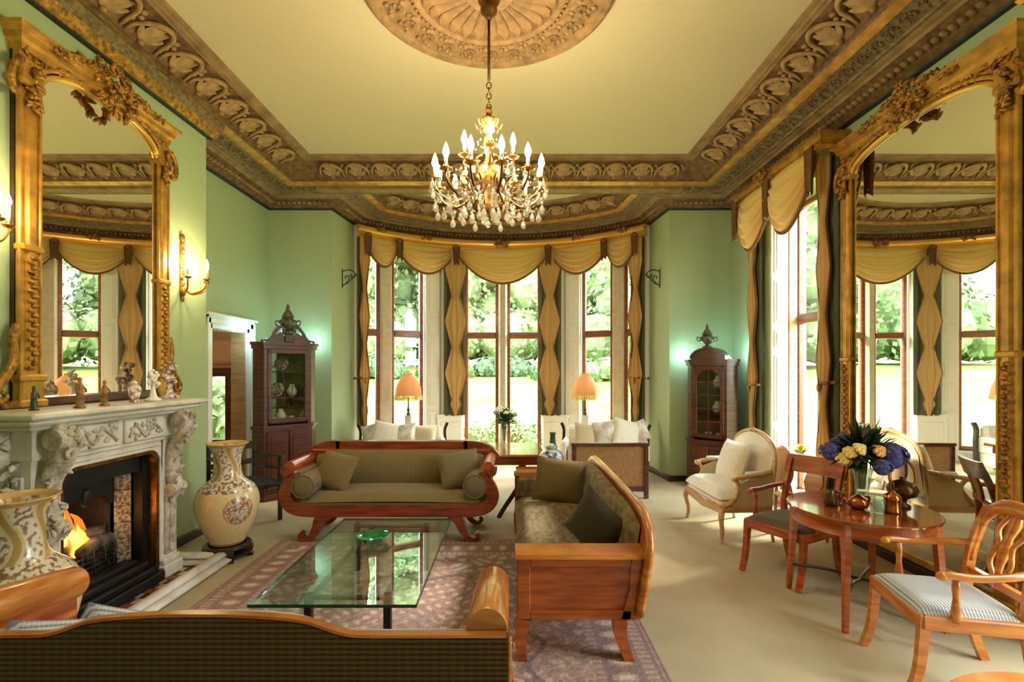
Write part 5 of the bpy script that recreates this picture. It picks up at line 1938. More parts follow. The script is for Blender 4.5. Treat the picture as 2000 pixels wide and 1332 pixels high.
# ------------------------------------------------------------------ glass coffee table
ct = thing('coffee_table', 'low rectangular glass-topped coffee table on the rug between the sofas', 'coffee table', (-1.01, 3.56, 0))
MB().box(-.47, .47, -.79, .81, .418, .432, .004).build('glass_top', 'table_glass', ct)
ed = MB()
for q in (((-.472, -.792), (.472, -.792)), ((.472, -.792), (.472, .812)), ((.472, .812), (-.472, .812)), ((-.472, .812), (-.472, -.792))):
    ed.box(min(q[0][0], q[1][0]) - .002, max(q[0][0], q[1][0]) + .002, min(q[0][1], q[1][1]) - .002, max(q[0][1], q[1][1]) + .002, .416, .434)
ed.build('glass_edge', 'glass_edge', ct)
for x, y in ((-.20, -.62), (.27, -.62), (-.33, .72), (.27, .72)):
    l_ = MB().box(x - .022, x + .022, y - .022, y + .022, .014, .418, .003)
    l_.build('leg', 'iron', ct)
MB().box(-.20, .27, -.635, -.605, .385, .405).box(-.33, .27, .705, .735, .385, .405).box(-.20, -.17, -.62, .72, .385, .405).box(.24, .27, -.62, .72, .385, .405).build('stretcher', 'steel', ct)
di = MB().lathe([(.0, .008), (.05, .008), (.05, .0), (.055, .0), (.09, .016), (.125, .048), (.135, .052), (.128, .056), (.09, .026), (.0, .016)], 28, wob=lambda a, z: 1 + (.05 * math.sin(a * 7) if z > .03 else 0))
d_o = di.build('glass_dish', 'green_glass', None, smooth=True)
d_o.location = (-1.06, 3.78, .434)
tag(d_o, 'emerald green glass dish on the glass coffee table', 'dish')


# ------------------------------------------------------------------ corner cabinets
def corner_cabinet(name, label, x, y, rz, w, h_low, h_top, top, group):
    """front centre at the origin, facing -y"""
    t = thing(name, label, 'cabinet', (x, y, 0), rz, group)
    hw_ = w / 2
    plan = [(-hw_, 0), (hw_, 0), (hw_ + .11, .12), (.05, .62), (-.05, .62), (-hw_ - .11, .12)]
    def inset(d):
        return [(-hw_ + d * .5, d), (hw_ - d * .5, d), (hw_ + .11 - d, .12 + d * .4), (.05, .62 - d), (-.05, .62 - d), (-hw_ - .11 + d, .12 + d * .4)]
    def outset(d):
        return [(-hw_ - d * .5, -d), (hw_ + d * .5, -d), (hw_ + .11 + d, .12 - d * .4), (.05, .62), (-.05, .62), (-hw_ - .11 - d, .12 - d * .4)]
    b = MB()
    b.prism(outset(.02), .0, .10, 'z').prism(plan, .10, h_low - .04, 'z').prism(outset(.02), h_low - .04, h_low, 'z')
    b.build('lower_case', 'mahogany', t)
    for s in (-1, 1):
        MB().box(s * .008, s * (hw_ - .035), -.018, .0, .14, h_low - .08, .006).box(s * .05, s * (hw_ - .08), -.026, -.016, .20, h_low - .14, .006).build('door', 'mahogany', t)
    # upper case as frame around a glazed door
    u = MB()
    i_ = inset(.012)
    u.add(*MB().prism([i_[0], (-hw_ + .05, .012), (-hw_ + .05, .05), i_[5]], h_low, h_top, 'z').__dict__.values())
    u.add(*MB().prism([(hw_ - .05, .012), i_[1], i_[2], (hw_ - .05, .05)], h_low, h_top, 'z').__dict__.values())
    u.add(*MB().prism([i_[2], i_[3], (.05, .57), (hw_ + .06, .15)], h_low, h_top, 'z').__dict__.values())
    u.add(*MB().prism([i_[5], (-hw_ - .06, .15), (-.05, .57), i_[4]], h_low, h_top, 'z').__dict__.values())
    u.prism(i_, h_top - .02, h_top, 'z').prism(outset(.03), h_top - .0, h_top + .04, 'z').prism(outset(.012), h_top - .05, h_top, 'z')
    u.build('upper_case', 'mahogany', t)
    MB().prism([(-hw_ - .02, .13), (hw_ + .02, .13), (.05, .55), (-.05, .55)], h_low + .01, h_low + .03, 'z').build('inside_floor', 'cabinet_inside', t)
    MB().prism([(hw_ + .03, .15), (.05, .555), (.045, .545), (hw_ + .01, .15)], h_low, h_top - .02, 'z').prism([(-hw_ - .03, .15), (-.05, .555), (-.045, .545), (-hw_ - .01, .15)], h_low, h_top - .02, 'z').build('lining', 'cabinet_inside', t)
    shelf_z = []
    ns = 3
    for k in range(1, ns):
        z = h_low + (h_top - h_low) * k / ns
        shelf_z.append(z)
        MB().prism([(-hw_ + .02, .10), (hw_ - .02, .10), (.05, .52), (-.05, .52)], z - .008, z + .008, 'z').build('shelf', 'mahogany', t)
    door = MB()
    g0, g1 = h_low + .03, h_top - .05
    dx = hw_ - .05
    door.box(-dx, -dx + .05, .0, .03, g0, g1, .005).box(dx - .05, dx, 0, .03, g0, g1, .005).box(-dx, dx, 0, .03, g0, g0 + .06, .005).box(-dx, dx, 0, .03, g1 - .06, g1, .005)
    do = door.build('glazed_door', 'mahogany', t)
    if top != 'arch':
        bars = MB()
        for s in (-1, 1):
            p = smooth_path([(s * (dx - .05), g0 + .2), (s * .09, g0 + .25), (s * .05, g0 + .42), (s * .09, g1 - .22), (0, g1 - .1)], 5)
            bars.tube([(a, .012, b_) for a, b_ in p], .007, 5)
            p = smooth_path([(s * (dx - .05), g1 - .25), (s * .12, g1 - .2), (s * .06, g1 - .07)], 5)
            bars.tube([(a, .012, b_) for a, b_ in p], .007, 5)
        bars.tube([(0, .012, g0 + .05), (0, .012, g0 + .28)], .007, 5)
        bars.build('glazing_bars', 'dark_wood', do)
    else:
        bars = MB()
        for k in range(1, 5):
            z = g0 + .05 + (g1 - g0 - .1) * k / 5
            bars.box(-dx + .05, dx - .05, .006, .02, z - .008, z + .008)
        bars.box(-.008, .008, .006, .02, g0 + .05, g1 - .05)
        bars.build('glazing_bars', 'mahogany', do)
        MB().prism([(-dx + .05, g1 - .06), (-dx + .05, g1 - .2), (-dx + .075, g1 - .13), (-.07, g1 - .075), (0, g1 - .062), (.07, g1 - .075), (dx - .075, g1 - .13), (dx - .05, g1 - .2), (dx - .05, g1 - .06)], .0, .025).build('arched_head', 'mahogany', do)
    MB().box(-dx + .04, dx - .04, .016, .019, g0 + .05, g1 - .05).build('glass', 'cabinet_glass', do)
    MB().ball((dx - .025, -.012, (g0 + g1) / 2), .012, 8, 5).build('knob', 'brass', do)
    zt = h_top + .04
    if top == 'swan':
        for s in (-1, 1):
            p = smooth_path([(s * (hw_ + .03), zt + .015), (s * (hw_ - .06), zt + .035), (s * .20, zt + .11), (s * .13, zt + .20), (s * .075, zt + .205), (s * .065, zt + .165), (s * .095, zt + .155)], 5)
            MB().ribbon(p, [.03] * 10 + [.042] * (len(p) - 10), -.02, .03).build('swan_neck', 'dark_wood', t)
        tym = [(-hw_ + .02, zt), (hw_ - .02, zt), (.2, zt + .085), (.1, zt + .14), (.06, zt + .08), (-.06, zt + .08), (-.1, zt + .14), (-.2, zt + .085)]
        MB().prism(tym, -.008, .02).build('tympanum', 'mahogany', t)
        MB().box(-.06, .06, -.03, .09, zt, zt + .12, .01).build('pediment_block', 'dark_wood', t)
        uz = zt + .12
    else:
        ar_ = [(hw_ * .92 * math.cos(PI * k / 16), zt + (.15 * math.sin(PI * k / 16)) ** 1.0) for k in range(17)]
        MB().prism(ar_, -.02, .10).build('arched_pediment', 'mahogany', t)
        MB().ribbon([(x_, z_ + .01) for x_, z_ in ar_], .03, -.045, .11).build('pediment_moulding', 'mahogany', t)
        uz = zt + .17
    return t, uz, shelf_z


def urn(label, x, y, z, h, group='urns on the corner cabinets'):
    o = MB().lathe([(h * .20, 0), (h * .21, h * .05), (h * .08, h * .09), (h * .10, h * .14), (h * .25, h * .24), (h * .30, h * .34), (h * .26, h * .43), (h * .16, h * .50), (h * .20, h * .53), (h * .17, h * .60), (h * .10, h * .72), (h * .05, h * .80), (h * .065, h * .86), (h * .03, h * .93), (0, h)], 16).build('lidded_urn', 'urn_verdigris', None, smooth=True, auto=50)
    o.location = (x, y, z)
    tag(o, label, 'urn', group)
    for s in (-1, 1):
        MB().tube(smooth_path([(s * h * .26, 0, h * .40), (s * h * .40, 0, h * .42), (s * h * .38, 0, h * .28), (s * h * .26, 0, h * .27)], 4), h * .022, 6).build('handle', 'urn_verdigris', o, smooth=True)
    return o


def china(x, y, z, kind, label, group):
    if kind == 'cup':
        o = MB().lathe([(.02, 0), (.025, .01), (.05, .05), (.055, .07), (.05, .07), (.02, .015), (0, .012)], 14).build('china_cup', 'porcelain', None, smooth=True)
    elif kind == 'plate':
        o = MB().lathe([(0, 0), (.06, .005), (.10, .02), (.10, .025), (.06, .012), (0, .008)], 18).xf(Matrix.Translation((0, 0, .10)) @ Matrix.Rotation(R(75), 4, 'X')).build('china_plate', 'porcelain_dot', None, smooth=True)
    else:
        o = MB().lathe([(.035, 0), (.06, .03), (.075, .08), (.05, .13), (.03, .15), (.04, .17), (0, .18)], 14).build('china_jar', 'porcelain', None, smooth=True)
    o.location = (x, y, z)
    return tag(o, label, 'china', group)


LCX, LCY, LCA = -3.05, 6.75, R(45)
cab, uz, sz_ = corner_cabinet('corner_cabinet', 'mahogany corner cabinet with swan-neck pediment beside the left doorway', LCX, LCY, LCA, .64, 1.0, 2.08, 'swan', 'corner cabinets')
urn('green-bronze lidded urn on the swan-neck corner cabinet at left', LCX - .02, LCY + .02, uz, .42)


def inside(cx, cy, ca, lx, ly):
    return cx + lx * math.cos(ca) - ly * math.sin(ca), cy + lx * math.sin(ca) + ly * math.cos(ca)


for i, (lx, ly, k, kd, wh) in enumerate(((-.14, .2, 0, 'cup', 'white cup low at left in the left corner cabinet'), (-.04, .18, 0, 'jar', 'white jar on the floor of the left corner cabinet'), (.10, .2, 0, 'cup', 'white cup low at right in the left corner cabinet'),
                                     (-.06, .24, 1, 'plate', 'patterned plate on the lower shelf of the left corner cabinet'), (.12, .2, 1, 'jar', 'white jar on the lower shelf of the left corner cabinet'), (0.0, .24, 2, 'plate', 'patterned plate on the top shelf of the left corner cabinet'))):
    px_, py_ = inside(LCX, LCY, LCA, lx, ly)
    china(px_, py_, (1.03 if k == 0 else sz_[k - 1] + .008), kd, wh, 'china in the corner cabinets')
RCX, RCY, RCA = 2.85, 7.18, R(-45)
cab2, uz2, sz2 = corner_cabinet('corner_cabinet', 'slender dark corner cabinet with arched top behind the white armchair', RCX, RCY, RCA, .54, .72, 1.86, 'arch', 'corner cabinets')
urn('green-bronze lidded urn on the arched corner cabinet at right', RCX, RCY + .04, uz2, .36)
for lx, ly, k, kd, wh in ((.06, .2, 2, 'jar', 'white jar on the top shelf of the right corner cabinet'), (.05, .2, 1, 'jar', 'white jar on the lower shelf of the right corner cabinet'), (-.08, .2, 0, 'cup', 'white cup at the bottom left of the right corner cabinet'), (.09, .18, 0, 'cup', 'white cup at the bottom right of the right corner cabinet')):
    px_, py_ = inside(RCX, RCY, RCA, lx, ly)
    china(px_, py_, (.75 if k == 0 else sz2[k - 1] + .008), kd, wh, 'china in the corner cabinets')
# cool strip lights lying on top of both cabinets
for (cx, cy, ca, zt, lb) in ((LCX, LCY, LCA, 2.12, 'cool white strip light behind the pediment of the left cabinet'), (RCX, RCY, RCA, 1.90, 'cool white strip light behind the pediment of the right cabinet')):
    px_, py_ = inside(cx, cy, ca, 0, .22)
    t = thing('strip_light', lb, 'light', (px_, py_, zt), ca, 'strip lights on the corner cabinets')
    MB().box(-.24, .24, -.03, .03, 0, .03, .006).build('casing', 'white_paint', t)
    MB().tube([(-.22, 0, .045), (.22, 0, .045)], .013, 8).build('tube', 'uplight_glow', t, smooth=True)
    for lx_, ly_ in (((-3.62, 6.86), (-3.08, 7.55)) if cx < 0 else ((2.66, 7.58), (3.30, 7.16))):
        point_light('strip_glow', (lx_, ly_, zt + .07), 4.5, (.50, .92, 1.0), .05)

# ------------------------------------------------------------------ bay furniture
for s, cx in ((-1, -1.76), (1, 1.50)):
    lb = 'left' if s < 0 else 'right'
    t = thing('bay_sofa', 'cream upholstered sofa with slim dark arm posts at the %s of the bay' % lb, 'sofa', (cx, 8.0, 0), R(12) * (1 if s < 0 else -1) * 1.0, 'cream sofas in the bay')
    MB().box(-.66, .66, -.36, .36, .12, .34, .03).build('base', 'cream_fabric', t)
    MB().box(-.64, .64, -.38, .22, .33, .46, .05).build('seat_cushion', 'cream_fabric', t)
    MB().box(-.64, .64, .20, .38, .33, .80, .05).build('back', 'cream_fabric', t)
    for e in (-1, 1):
        MB().box(e * .58, e * .68, -.36, .36, .33, .62, .03).build('arm', 'cream_fabric', t)
        q = smooth_path([(e * .69, .12), (e * .70, .5), (e * .69, .72), (e * .735, .84)], 4)
        MB().ribbon(q, .045, .30, .38).build('arm_post', 'dark_wood', t)
        for yy in (-.33, .33):
            MB().box(e * .62 - .025, e * .62 + .025, yy - .025, yy + .025, 0, .13, .004).build('leg', 'dark_wood', t)
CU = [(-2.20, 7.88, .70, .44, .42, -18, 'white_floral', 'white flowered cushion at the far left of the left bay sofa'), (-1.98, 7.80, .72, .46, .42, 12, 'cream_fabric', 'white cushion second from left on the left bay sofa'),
      (-1.72, 7.84, .71, .40, .38, -6, 'white_floral', 'flowered cushion tilted in the middle of the left bay sofa'), (-1.42, 7.88, .68, .42, .36, 4, 'beige_fabric', 'beige cushion at the right of the left bay sofa'),
      (1.20, 7.88, .70, .42, .40, 6, 'beige_fabric', 'beige cushion at the left of the right bay sofa'), (1.52, 7.82, .74, .46, .44, -10, 'white_floral', 'white flowered cushion in the middle of the right bay sofa'),
      (1.80, 7.78, .74, .44, .46, 14, 'cream_fabric', 'white cushion at the right of the right bay sofa'), (2.00, 7.86, .76, .34, .34, -24, 'white_floral', 'small flowered cushion at the far right of the right bay sofa')]
for x, y, z, w_, h_, ro, m, lb in CU:
    cushion(lb, (x, y, z), (w_, h_), .15, (R(-20), R(ro), R(ro * .6)), m, 'cushions on the bay sofas')


def fringed_lamp(label, x, y, z):
    t = thing('fringed_lamp', label, 'lamp', (x, y, z), 0, 'fringed table lamps in the bay')
    MB().box(-.07, .07, -.07, .07, 0, .02, .004).box(-.055, .055, -.055, .055, .02, .22, .012).build('base', 'marble', t)
    MB().lathe([(.03, .22), (.035, .24), (.018, .27), (.026, .31), (.014, .36), (.012, .52), (.0, .53)], 12).build('stem', 'bronze_dark', t, smooth=True)
    prof = smooth_path([(.225, .56), (.222, .60), (.212, .68), (.185, .77), (.14, .85), (.085, .90), (.065, .925), (.085, .95)], 4)
    MB().lathe(prof + [(.083, .95)] + [(r_ - .004, z_) for r_, z_ in prof[::-1]], 32, wob=lambda a, z_: 1 + .03 * math.cos(a * 8) * (1 if z_ < .8 else .2)).build('shade', 'peach_shade', t, smooth=True)
    fr_ = MB()
    for k in range(48):
        a = 2 * PI * k / 48
        r_ = .225 * (1 + .03 * math.cos(a * 8))
        fr_.tube([(r_ * math.cos(a), r_ * math.sin(a), .565), (r_ * 1.01 * math.cos(a), r_ * 1.01 * math.sin(a), .485)], [.007, .013], 4)
    fr_.build('shade_fringe', 'rose_cream', t)['kind'] = 'stuff'
    MB().ball((0, 0, .68), .03, 8, 6).build('bulb', 'lamp_bulb', t, smooth=True)
    point_light('lamp_light', (x, y, z + .70), 1.3, (1, .85, .65), .03)
    return t


def round_table(name, label, x, y, r_, h, m, group=None):
    t = thing(name, label, 'table', (x, y, 0), 0, group)
    MB().lathe([(0, h - .025), (r_ - .01, h - .025), (r_, h - .015), (r_, h - .005), (r_ - .006, h), (0, h)], 32).build('top', m, t, smooth=True, auto=40)
    MB().lathe([(0, .16), (.05, .17), (.03, .22), (.022, .32), (.035, .42), (.022, .5), (.03, h - .06), (.08, h - .025), (0, h - .025)], 14).build('pedestal', m, t, smooth=True)
    for k in range(3):
        a = 2 * PI * k / 3 + .5
        l_ = MB().ribbon(smooth_path([(.03, .22), (.12, .17), (r_ * .62, .06), (r_ * .8, .0)], 4), [.05] * 6 + [.045 - .002 * q for q in range(7)], -.016, .016)
        l_.build('leg', m, t, rot=(0, 0, a))
    return t


round_table('lamp_table', 'small round table behind the left bay sofa, under the left fringed lamp', -1.80, 8.58, .22, .74, 'mahogany', 'lamp tables in the bay')
round_table('lamp_table', 'small round table behind the right bay sofa, under the right fringed lamp', 1.28, 8.66, .22, .74, 'mahogany', 'lamp tables in the bay')
fringed_lamp('peach fringed table lamp behind the left bay sofa', -1.80, 8.58, .741)
fringed_lamp('peach fringed table lamp behind the right bay sofa', 1.28, 8.66, .741)

# caned settee with its back to the room
t = thing('caned_settee', 'settee with a wood-framed caned back turned to the room, right of centre in the bay', 'settee', (1.33, 7.05, 0))
for s in (-1, 1):
    MB().box(s * .46, s * .52, -.37, -.31, 0, .745, .008).build('back_post', 'mahogany', t)
    MB().box(s * .46, s * .52, .28, .34, 0, .60, .008).build('front_leg', 'mahogany', t)
    MB().box(s * .46, s * .52, -.31, .28, .56, .61, .008).build('arm', 'mahogany', t)
    MB().box(s * .475, s * .505, -.31, .28, .30, .56).build('arm_panel', 'cane', t)
MB().box(-.53, .53, -.38, -.305, .715, .755, .008).build('top_rail', 'mahogany', t)
MB().box(-.46, .46, -.37, -.315, .10, .17, .006).build('bottom_rail', 'mahogany', t)
MB().box(-.46, .46, -.35, -.335, .17, .715).build('cane_panel', 'cane', t)
MB().box(-.46, .46, -.31, .30, .26, .46, .03).build('seat', 'cream_fabric', t)

# glossy centre table
t = thing('centre_table', 'polished rectangular table with dark scroll pedestal in front of the bay', 'table', (-.12, 6.26, 0))
MB().box(-.50, .50, -.48, .48, .725, .755, .006).build('top', 'polished_light', t)
MB().box(-.502, .502, -.482, .482, .72, .728, .0).build('top_edge', 'dark_wood', t)
MB().box(-.44, .44, -.42, .42, .62, .72, .006).build('apron', 'orange_wood', t)
for s in (-1, 1):
    MB().lathe([(.05, .22), (.06, .3), (.035, .38), (.05, .55), (.04, .62)], 12, (s * .25, -.0)).build('pedestal', 'dark_wood', t, smooth=True)
    for e in (-1, 1):
        q = smooth_path([(e * .0, .34), (e * .1, .26), (e * .24, .10), (e * .34, .02)], 4)
        MB().ribbon(q, .06, s * .25 - .03, s * .25 + .03, 'x').build('leg', 'dark_wood', t)
for e in (-1, 1):
    q = smooth_path([(e * .0 + .22, .40), (e * .07 + .22, .30), (e * .19 + .22, .12), (e * .26 + .22, .0)], 4)
    MB().ribbon(q, .05, -.44, -.39, 'y').build('leg', 'dark_wood', t)
# low box table beside it
t = thing('low_table', 'low honey-wood side table with a drawer at the far end of the side sofa', 'table', (.335, 5.59, 0))
MB().box(-.29, .29, -.16, .16, .60, .625, .006).build('top', 'satinwood', t)
MB().box(-.27, .27, -.14, .14, .50, .60, .004).build('case', 'orange_wood', t)
MB().box(-.24, .24, -.15, -.13, .515, .585, .004).build('drawer', 'orange_wood', t)
MB().box(-.27, .27, -.13, .14, .16, .19, .004).build('undershelf', 'orange_wood', t)
for sx in (-1, 1):
    for sy in (-1, 1):
        MB().box(sx * .255 - .018, sx * .255 + .018, sy * .125 - .018, sy * .125 + .018, 0, .5, .003).build('leg', 'orange_wood', t)
o = MB().lathe([(.06, 0), (.07, .01), (.10, .05), (.135, .11), (.14, .16), (.11, .21), (.06, .235), (.05, .245), (.07, .25), (.065, .275), (.02, .295), (0, .30)], 24).build('ginger_jar', 'blue_white', None, smooth=True)
o.location = (.44, 5.53, .626)
tag(o, 'squat blue and white ginger jar on the low side table', 'jar')
o = MB().lathe([(.035, 0), (.045, .01), (.045, .10), (.05, .2), (.035, .3), (.028, .36), (.04, .40), (.03, .40), (.0, .36)], 16).build('bottle_vase', 'figurine_green', None, smooth=True)
o.location = (.47, 5.70, .626)
tag(o, 'slim dark green bottle vase behind the blue and white jar', 'vase')


# ------------------------------------------------------------------ flower arrangements
def leaf_blade(mb, base, tip, w, droop=.0):
    a, b = Vector(base), Vector(tip)
    d_ = (b - a)
    side = d_.cross(Vector((0, 0, 1)))
    side = side.normalized() if side.length > 1e-5 else Vector((1, 0, 0))
    m = a + d_ * .55 + Vector((0, 0, droop))
    q = a + d_ * .25 + Vector((0, 0, droop * .6))
    mb.add([a, q - side * w * .8, q + Vector((0, 0, .006)), q + side * w * .8, m - side * w, m + Vector((0, 0, .006)), m + side * w, b],
           [(0, 2, 1), (0, 3, 2), (1, 2, 5, 4), (2, 3, 6, 5), (4, 5, 7), (5, 6, 7)])


def rose_bloom(r_, m):
    mb = MB()
    for ring in range(4):
        rr = r_ * (.25 + .25 * ring); n = 3 + ring * 2
        for k in range(n):
            a = 2 * PI * k / n + ring * .6
            z = r_ * (.55 - .2 * ring)
            mb.ball((rr * .75 * math.cos(a), rr * .75 * math.sin(a), z), (r_ * .30, r_ * .30, r_ * .34), 6, 4)
    return mb


def hydrangea_head(r_):
    mb = MB()
    rr = random.Random(8)
    for k in range(70):
        z = rr.uniform(-.35, 1); a = rr.uniform(0, 6.28); q = math.sqrt(1 - z * z)
        c = Vector((q * math.cos(a), q * math.sin(a), z * .8)) * r_
        nrm = c.normalized()
        u = nrm.orthogonal().normalized(); u.rotate(Matrix.Rotation(rr.uniform(0, 6), 3, nrm)); v = nrm.cross(u)
        s = r_ * .2
        c2 = c + nrm * r_ * .06
        mb.add([c2, c + u * s, c2 + (u + v) * s * .55, c + v * s, c2 + (v - u) * s * .55, c - u * s, c2 - (u + v) * s * .55, c - v * s, c2 + (u - v) * s * .55],
               [(0, 1, 2, 3), (0, 3, 4, 5), (0, 5, 6, 7), (0, 7, 8, 1)])
    mb.ball((0, 0, 0), r_ * .88, 8, 6)
    return mb


def glass_vase(name, label, x, y, z, h, r_):
    t = thing(name, label, 'vase', (x, y, z))
    prof = [(r_ * .9, 0), (r_ * .95, .008), (r_ * .55, .03), (r_ * .6, h * .3), (r_ * .75, h * .7), (r_ * 1.0, h), (r_ * .94, h), (r_ * .68, h * .7), (r_ * .52, h * .3), (0, .04)]
    MB().lathe(prof, 20).build('glass_body', 'clear_vase', t, smooth=True)
    MB().lathe([(0, .045), (r_ * .5, .05), (r_ * .52, h * .3), (r_ * .62, h * .62), (0, h * .62)], 16).build('water', 'window_glass', t, smooth=True)
    return t


# bouquet on the polished round table
TX, TY, TH = 2.55, 3.62, .745
glass_vase('glass_vase', 'cut-glass vase holding the blue and cream bouquet on the round table', TX + .10, TY + .12, TH, .27, .075)
bq = thing('bouquet', 'bouquet of blue hydrangeas and cream roses with dark foliage on the round table', 'flowers', (TX + .10, TY + .12, TH + .30))
bq.scale = (1.15, 1.15, 1.15)
rnd = random.Random(21)
st_ = MB()
for k in range(9):
    a = k * .7
    st_.tube([(.012 * math.cos(a), .012 * math.sin(a), -.17), (.03 * math.cos(a), .03 * math.sin(a), .02), (.09 * math.cos(a), .09 * math.sin(a), .14)], .004, 5)
st_.build('stems', 'leaf_green', bq)
fo = MB()
for k in range(210):
    a = rnd.uniform(0, 6.28); el = rnd.uniform(-.5, 1.2)
    r0 = rnd.uniform(.02, .13); r1 = r0 + rnd.uniform(.06, .10)
    dv = Vector((math.cos(a) * math.cos(el), math.sin(a) * math.cos(el), math.sin(el)))
    leaf_blade(fo, dv * r0 + Vector((0, 0, .05)), dv * r1 * Vector((1.15, 1.15, 1)) .x + Vector((0, 0, .05)), rnd.uniform(.014, .024), rnd.uniform(-.01, .02))
for k in range(8):
    a = rnd.uniform(0, 6.28)
    leaf_blade(fo, (.03 * math.cos(a), .03 * math.sin(a), .12), (.11 * math.cos(a), .11 * math.sin(a), rnd.uniform(.25, .33)), .014)
fo.build('foliage', 'leaf_deep', bq)['kind'] = 'stuff'
for k, (x, y, z, r_) in enumerate(((.12, -.08, .06, .10), (.17, .04, .02, .09), (-.19, .02, .07, .07), (-.02, .14, .10, .09), (.02, -.15, .0, .06))):
    hydrangea_head(r_).build('hydrangea', 'hydrangea', bq, loc=(x, y, z))
for k, (x, y, z, m) in enumerate(((-.14, -.09, .085, 'rose_cream'), (-.165, -.05, .04, 'rose_cream'), (.015, -.13, .10, 'rose_peach'), (-.10, -.12, .11, 'rose_cream'))):
    rose_bloom(.045, m).build('rose', m, bq, loc=(x, y, z), rot=(R(50), 0, R(-20 + 20 * k)), smooth=True)

# bouquet in the bay
glass_vase('glass_vase', 'tall clear glass vase with white and green flowers on the table in the bay', -.10, 6.55, .756, .24, .05)
b2 = thing('white_bouquet', 'loose bouquet of white flowers and green leaves on the table in the bay', 'flowers', (-.10, 6.55, .756 + .21))
b2.scale = (1.35, 1.35, 1.3)
fo = MB()
for k in range(110):
    a = rnd.uniform(0, 6.28); el = rnd.uniform(-.1, 1.4)
    dv = Vector((math.cos(a) * math.cos(el), math.sin(a) * math.cos(el), math.sin(el)))
    r0 = rnd.uniform(.01, .10); r1 = r0 + rnd.uniform(.06, .12)
    leaf_blade(fo, dv * r0 + Vector((0, 0, .05)), dv * r1 + Vector((0, 0, .05)), rnd.uniform(.012, .022), .01)
for k in range(7):
    fo.tube([(0, 0, -.14), (.02 * math.cos(k), .02 * math.sin(k), .05), (.10 * math.cos(k), .10 * math.sin(k), .16)], .0035, 5)
fo.build('foliage', 'leaf_green', b2)['kind'] = 'stuff'
for k in range(12):
    a = rnd.uniform(0, 6.28); q = rnd.uniform(.03, .15)
    rose_bloom(.026, 'petal_white').build('flower', 'petal_white', b2, loc=(q * math.cos(a), q * math.sin(a), .24 - q * .7 + rnd.uniform(-.03, .03)), smooth=True)


# ------------------------------------------------------------------ armchairs
def bergere():
    t = thing('bergere_armchair', 'white upholstered armchair with carved pale wood frame by the right window', 'armchair', (2.36, 5.42, 0), R(-88))
    t.scale = (1.08, .78, 1)
    m = 'pale_wood'
    def back_outline(n=12):
        L = [(-.40, .50), (-.412, .72), (-.395, .88), (-.33, .985), (-.18, 1.055), (0, 1.08), (.18, 1.055), (.33, .985), (.395, .88), (.412, .72), (.40, .50)]
        return smooth_path(L, 4)
    bo = back_outline()
    f_ = lambda z: .30 + .16 * (z - .45)
    mb = MB()
    mb.tube([(x, f_(z) + .0, z) for x, z in bo], .026, 8)
    for a in range(5):
        mb.ball((-.05 + .025 * a, f_(1.09) - .03, 1.085 + .01 * (2 - abs(a - 2))), .018, 6, 4)
    mb.build('back_frame', m, t, smooth=True)
    def bk(u, v):
        x = (u * 2 - 1) * .39
        zt = np.interp(abs(x), [0, .12, .24, .33, .39], [1.065, 1.055, 1.02, .97, .88])
        z = .48 + (zt - .48) * v
        return (x, f_(z) - .02 - .05 * (1 - (2 * u - 1) ** 4) * (1 - (2 * v - 1) ** 6), z)
    MB().grid(bk, 16, 14).build('back_upholstery', 'cream_fabric', t, smooth=True)
    MB().grid(lambda u, v: ((u * 2 - 1) * .385, f_(.48 + .5 * v) + .02, .48 + (np.interp(abs((u * 2 - 1) * .385), [0, .12, .24, .33, .39], [1.065, 1.055, 1.02, .97, .88]) - .48) * v), 12, 6).build('back_cover', 'beige_fabric', t, smooth=True)
    for s in (-1, 1):
        a_ = MB()
        a_.tube(smooth_path([(s * .40, .33, .72), (s * .43, .18, .70), (s * .44, -.05, .675), (s * .43, -.17, .66), (s * .415, -.20, .645)], 5), .024, 8)
        a_.tube(smooth_path([(s * .425, -.17, .66), (s * .40, -.12, .56), (s * .43, -.20, .44), (s * .42, -.33, .38)], 5), .024, 8)
        a_.ball((s * .425, -.195, .652), (.034, .03, .03), 8, 6)
        a_.build('arm', m, t, smooth=True)
        MB().box(s * .395, s * .455, -.04, .20, .68, .725, .018).build('arm_pad', 'cream_fabric', t, smooth=True)
        MB().prism([(-.22, .38), (.31, .38), (.33, .70), (.05, .66), (-.12, .60), (-.14, .50)], s * .40, s * .425, 'x').build('arm_panel', 'beige_fabric', t)
        # cabriole front leg, plain raked back leg
        MB().tube(smooth_path([(s * .40, -.33, .34), (s * .425, -.36, .26), (s * .40, -.33, .12), (s * .405, -.345, .02), (s * .41, -.36, .0)], 5), [.036] * 6 + [.03 - .0009 * k for k in range(15)], 8).build('leg', m, t, smooth=True)
        MB().tube([(s * .38, .30, .36), (s * .38, .32, .18), (s * .38, .36, .0)], [.028, .024, .018], 8).build('leg', m, t, smooth=True)
    ap = MB()
    p = smooth_path([(-.41, .345), (-.2, .325), (0, .305), (.2, .325), (.41, .345)], 5)
    ap.ribbon(p, .075, -.37, -.33)
    ap.box(-.425, -.385, -.34, .32, .31, .385, .008).box(.385, .425, -.34, .32, .31, .385, .008).box(-.4, .4, .28, .33, .31, .385, .008)
    ap.build('seat_frame', m, t)
    MB().box(-.40, .40, -.35, .30, .35, .43, .03).build('seat_base', 'cream_fabric', t, smooth=True)
    def st(u, v):
        a, b = abs(u * 2 - 1), abs(v * 2 - 1)
        k = (1 - a ** 6) ** .5 * (1 - b ** 6) ** .5
        return ((u * 2 - 1) * .40, -.38 + .64 * v, .44 + .115 * k)
    MB().grid(st, 16, 14).build('seat_cushion', 'cream_fabric', t, smooth=True)
    return t


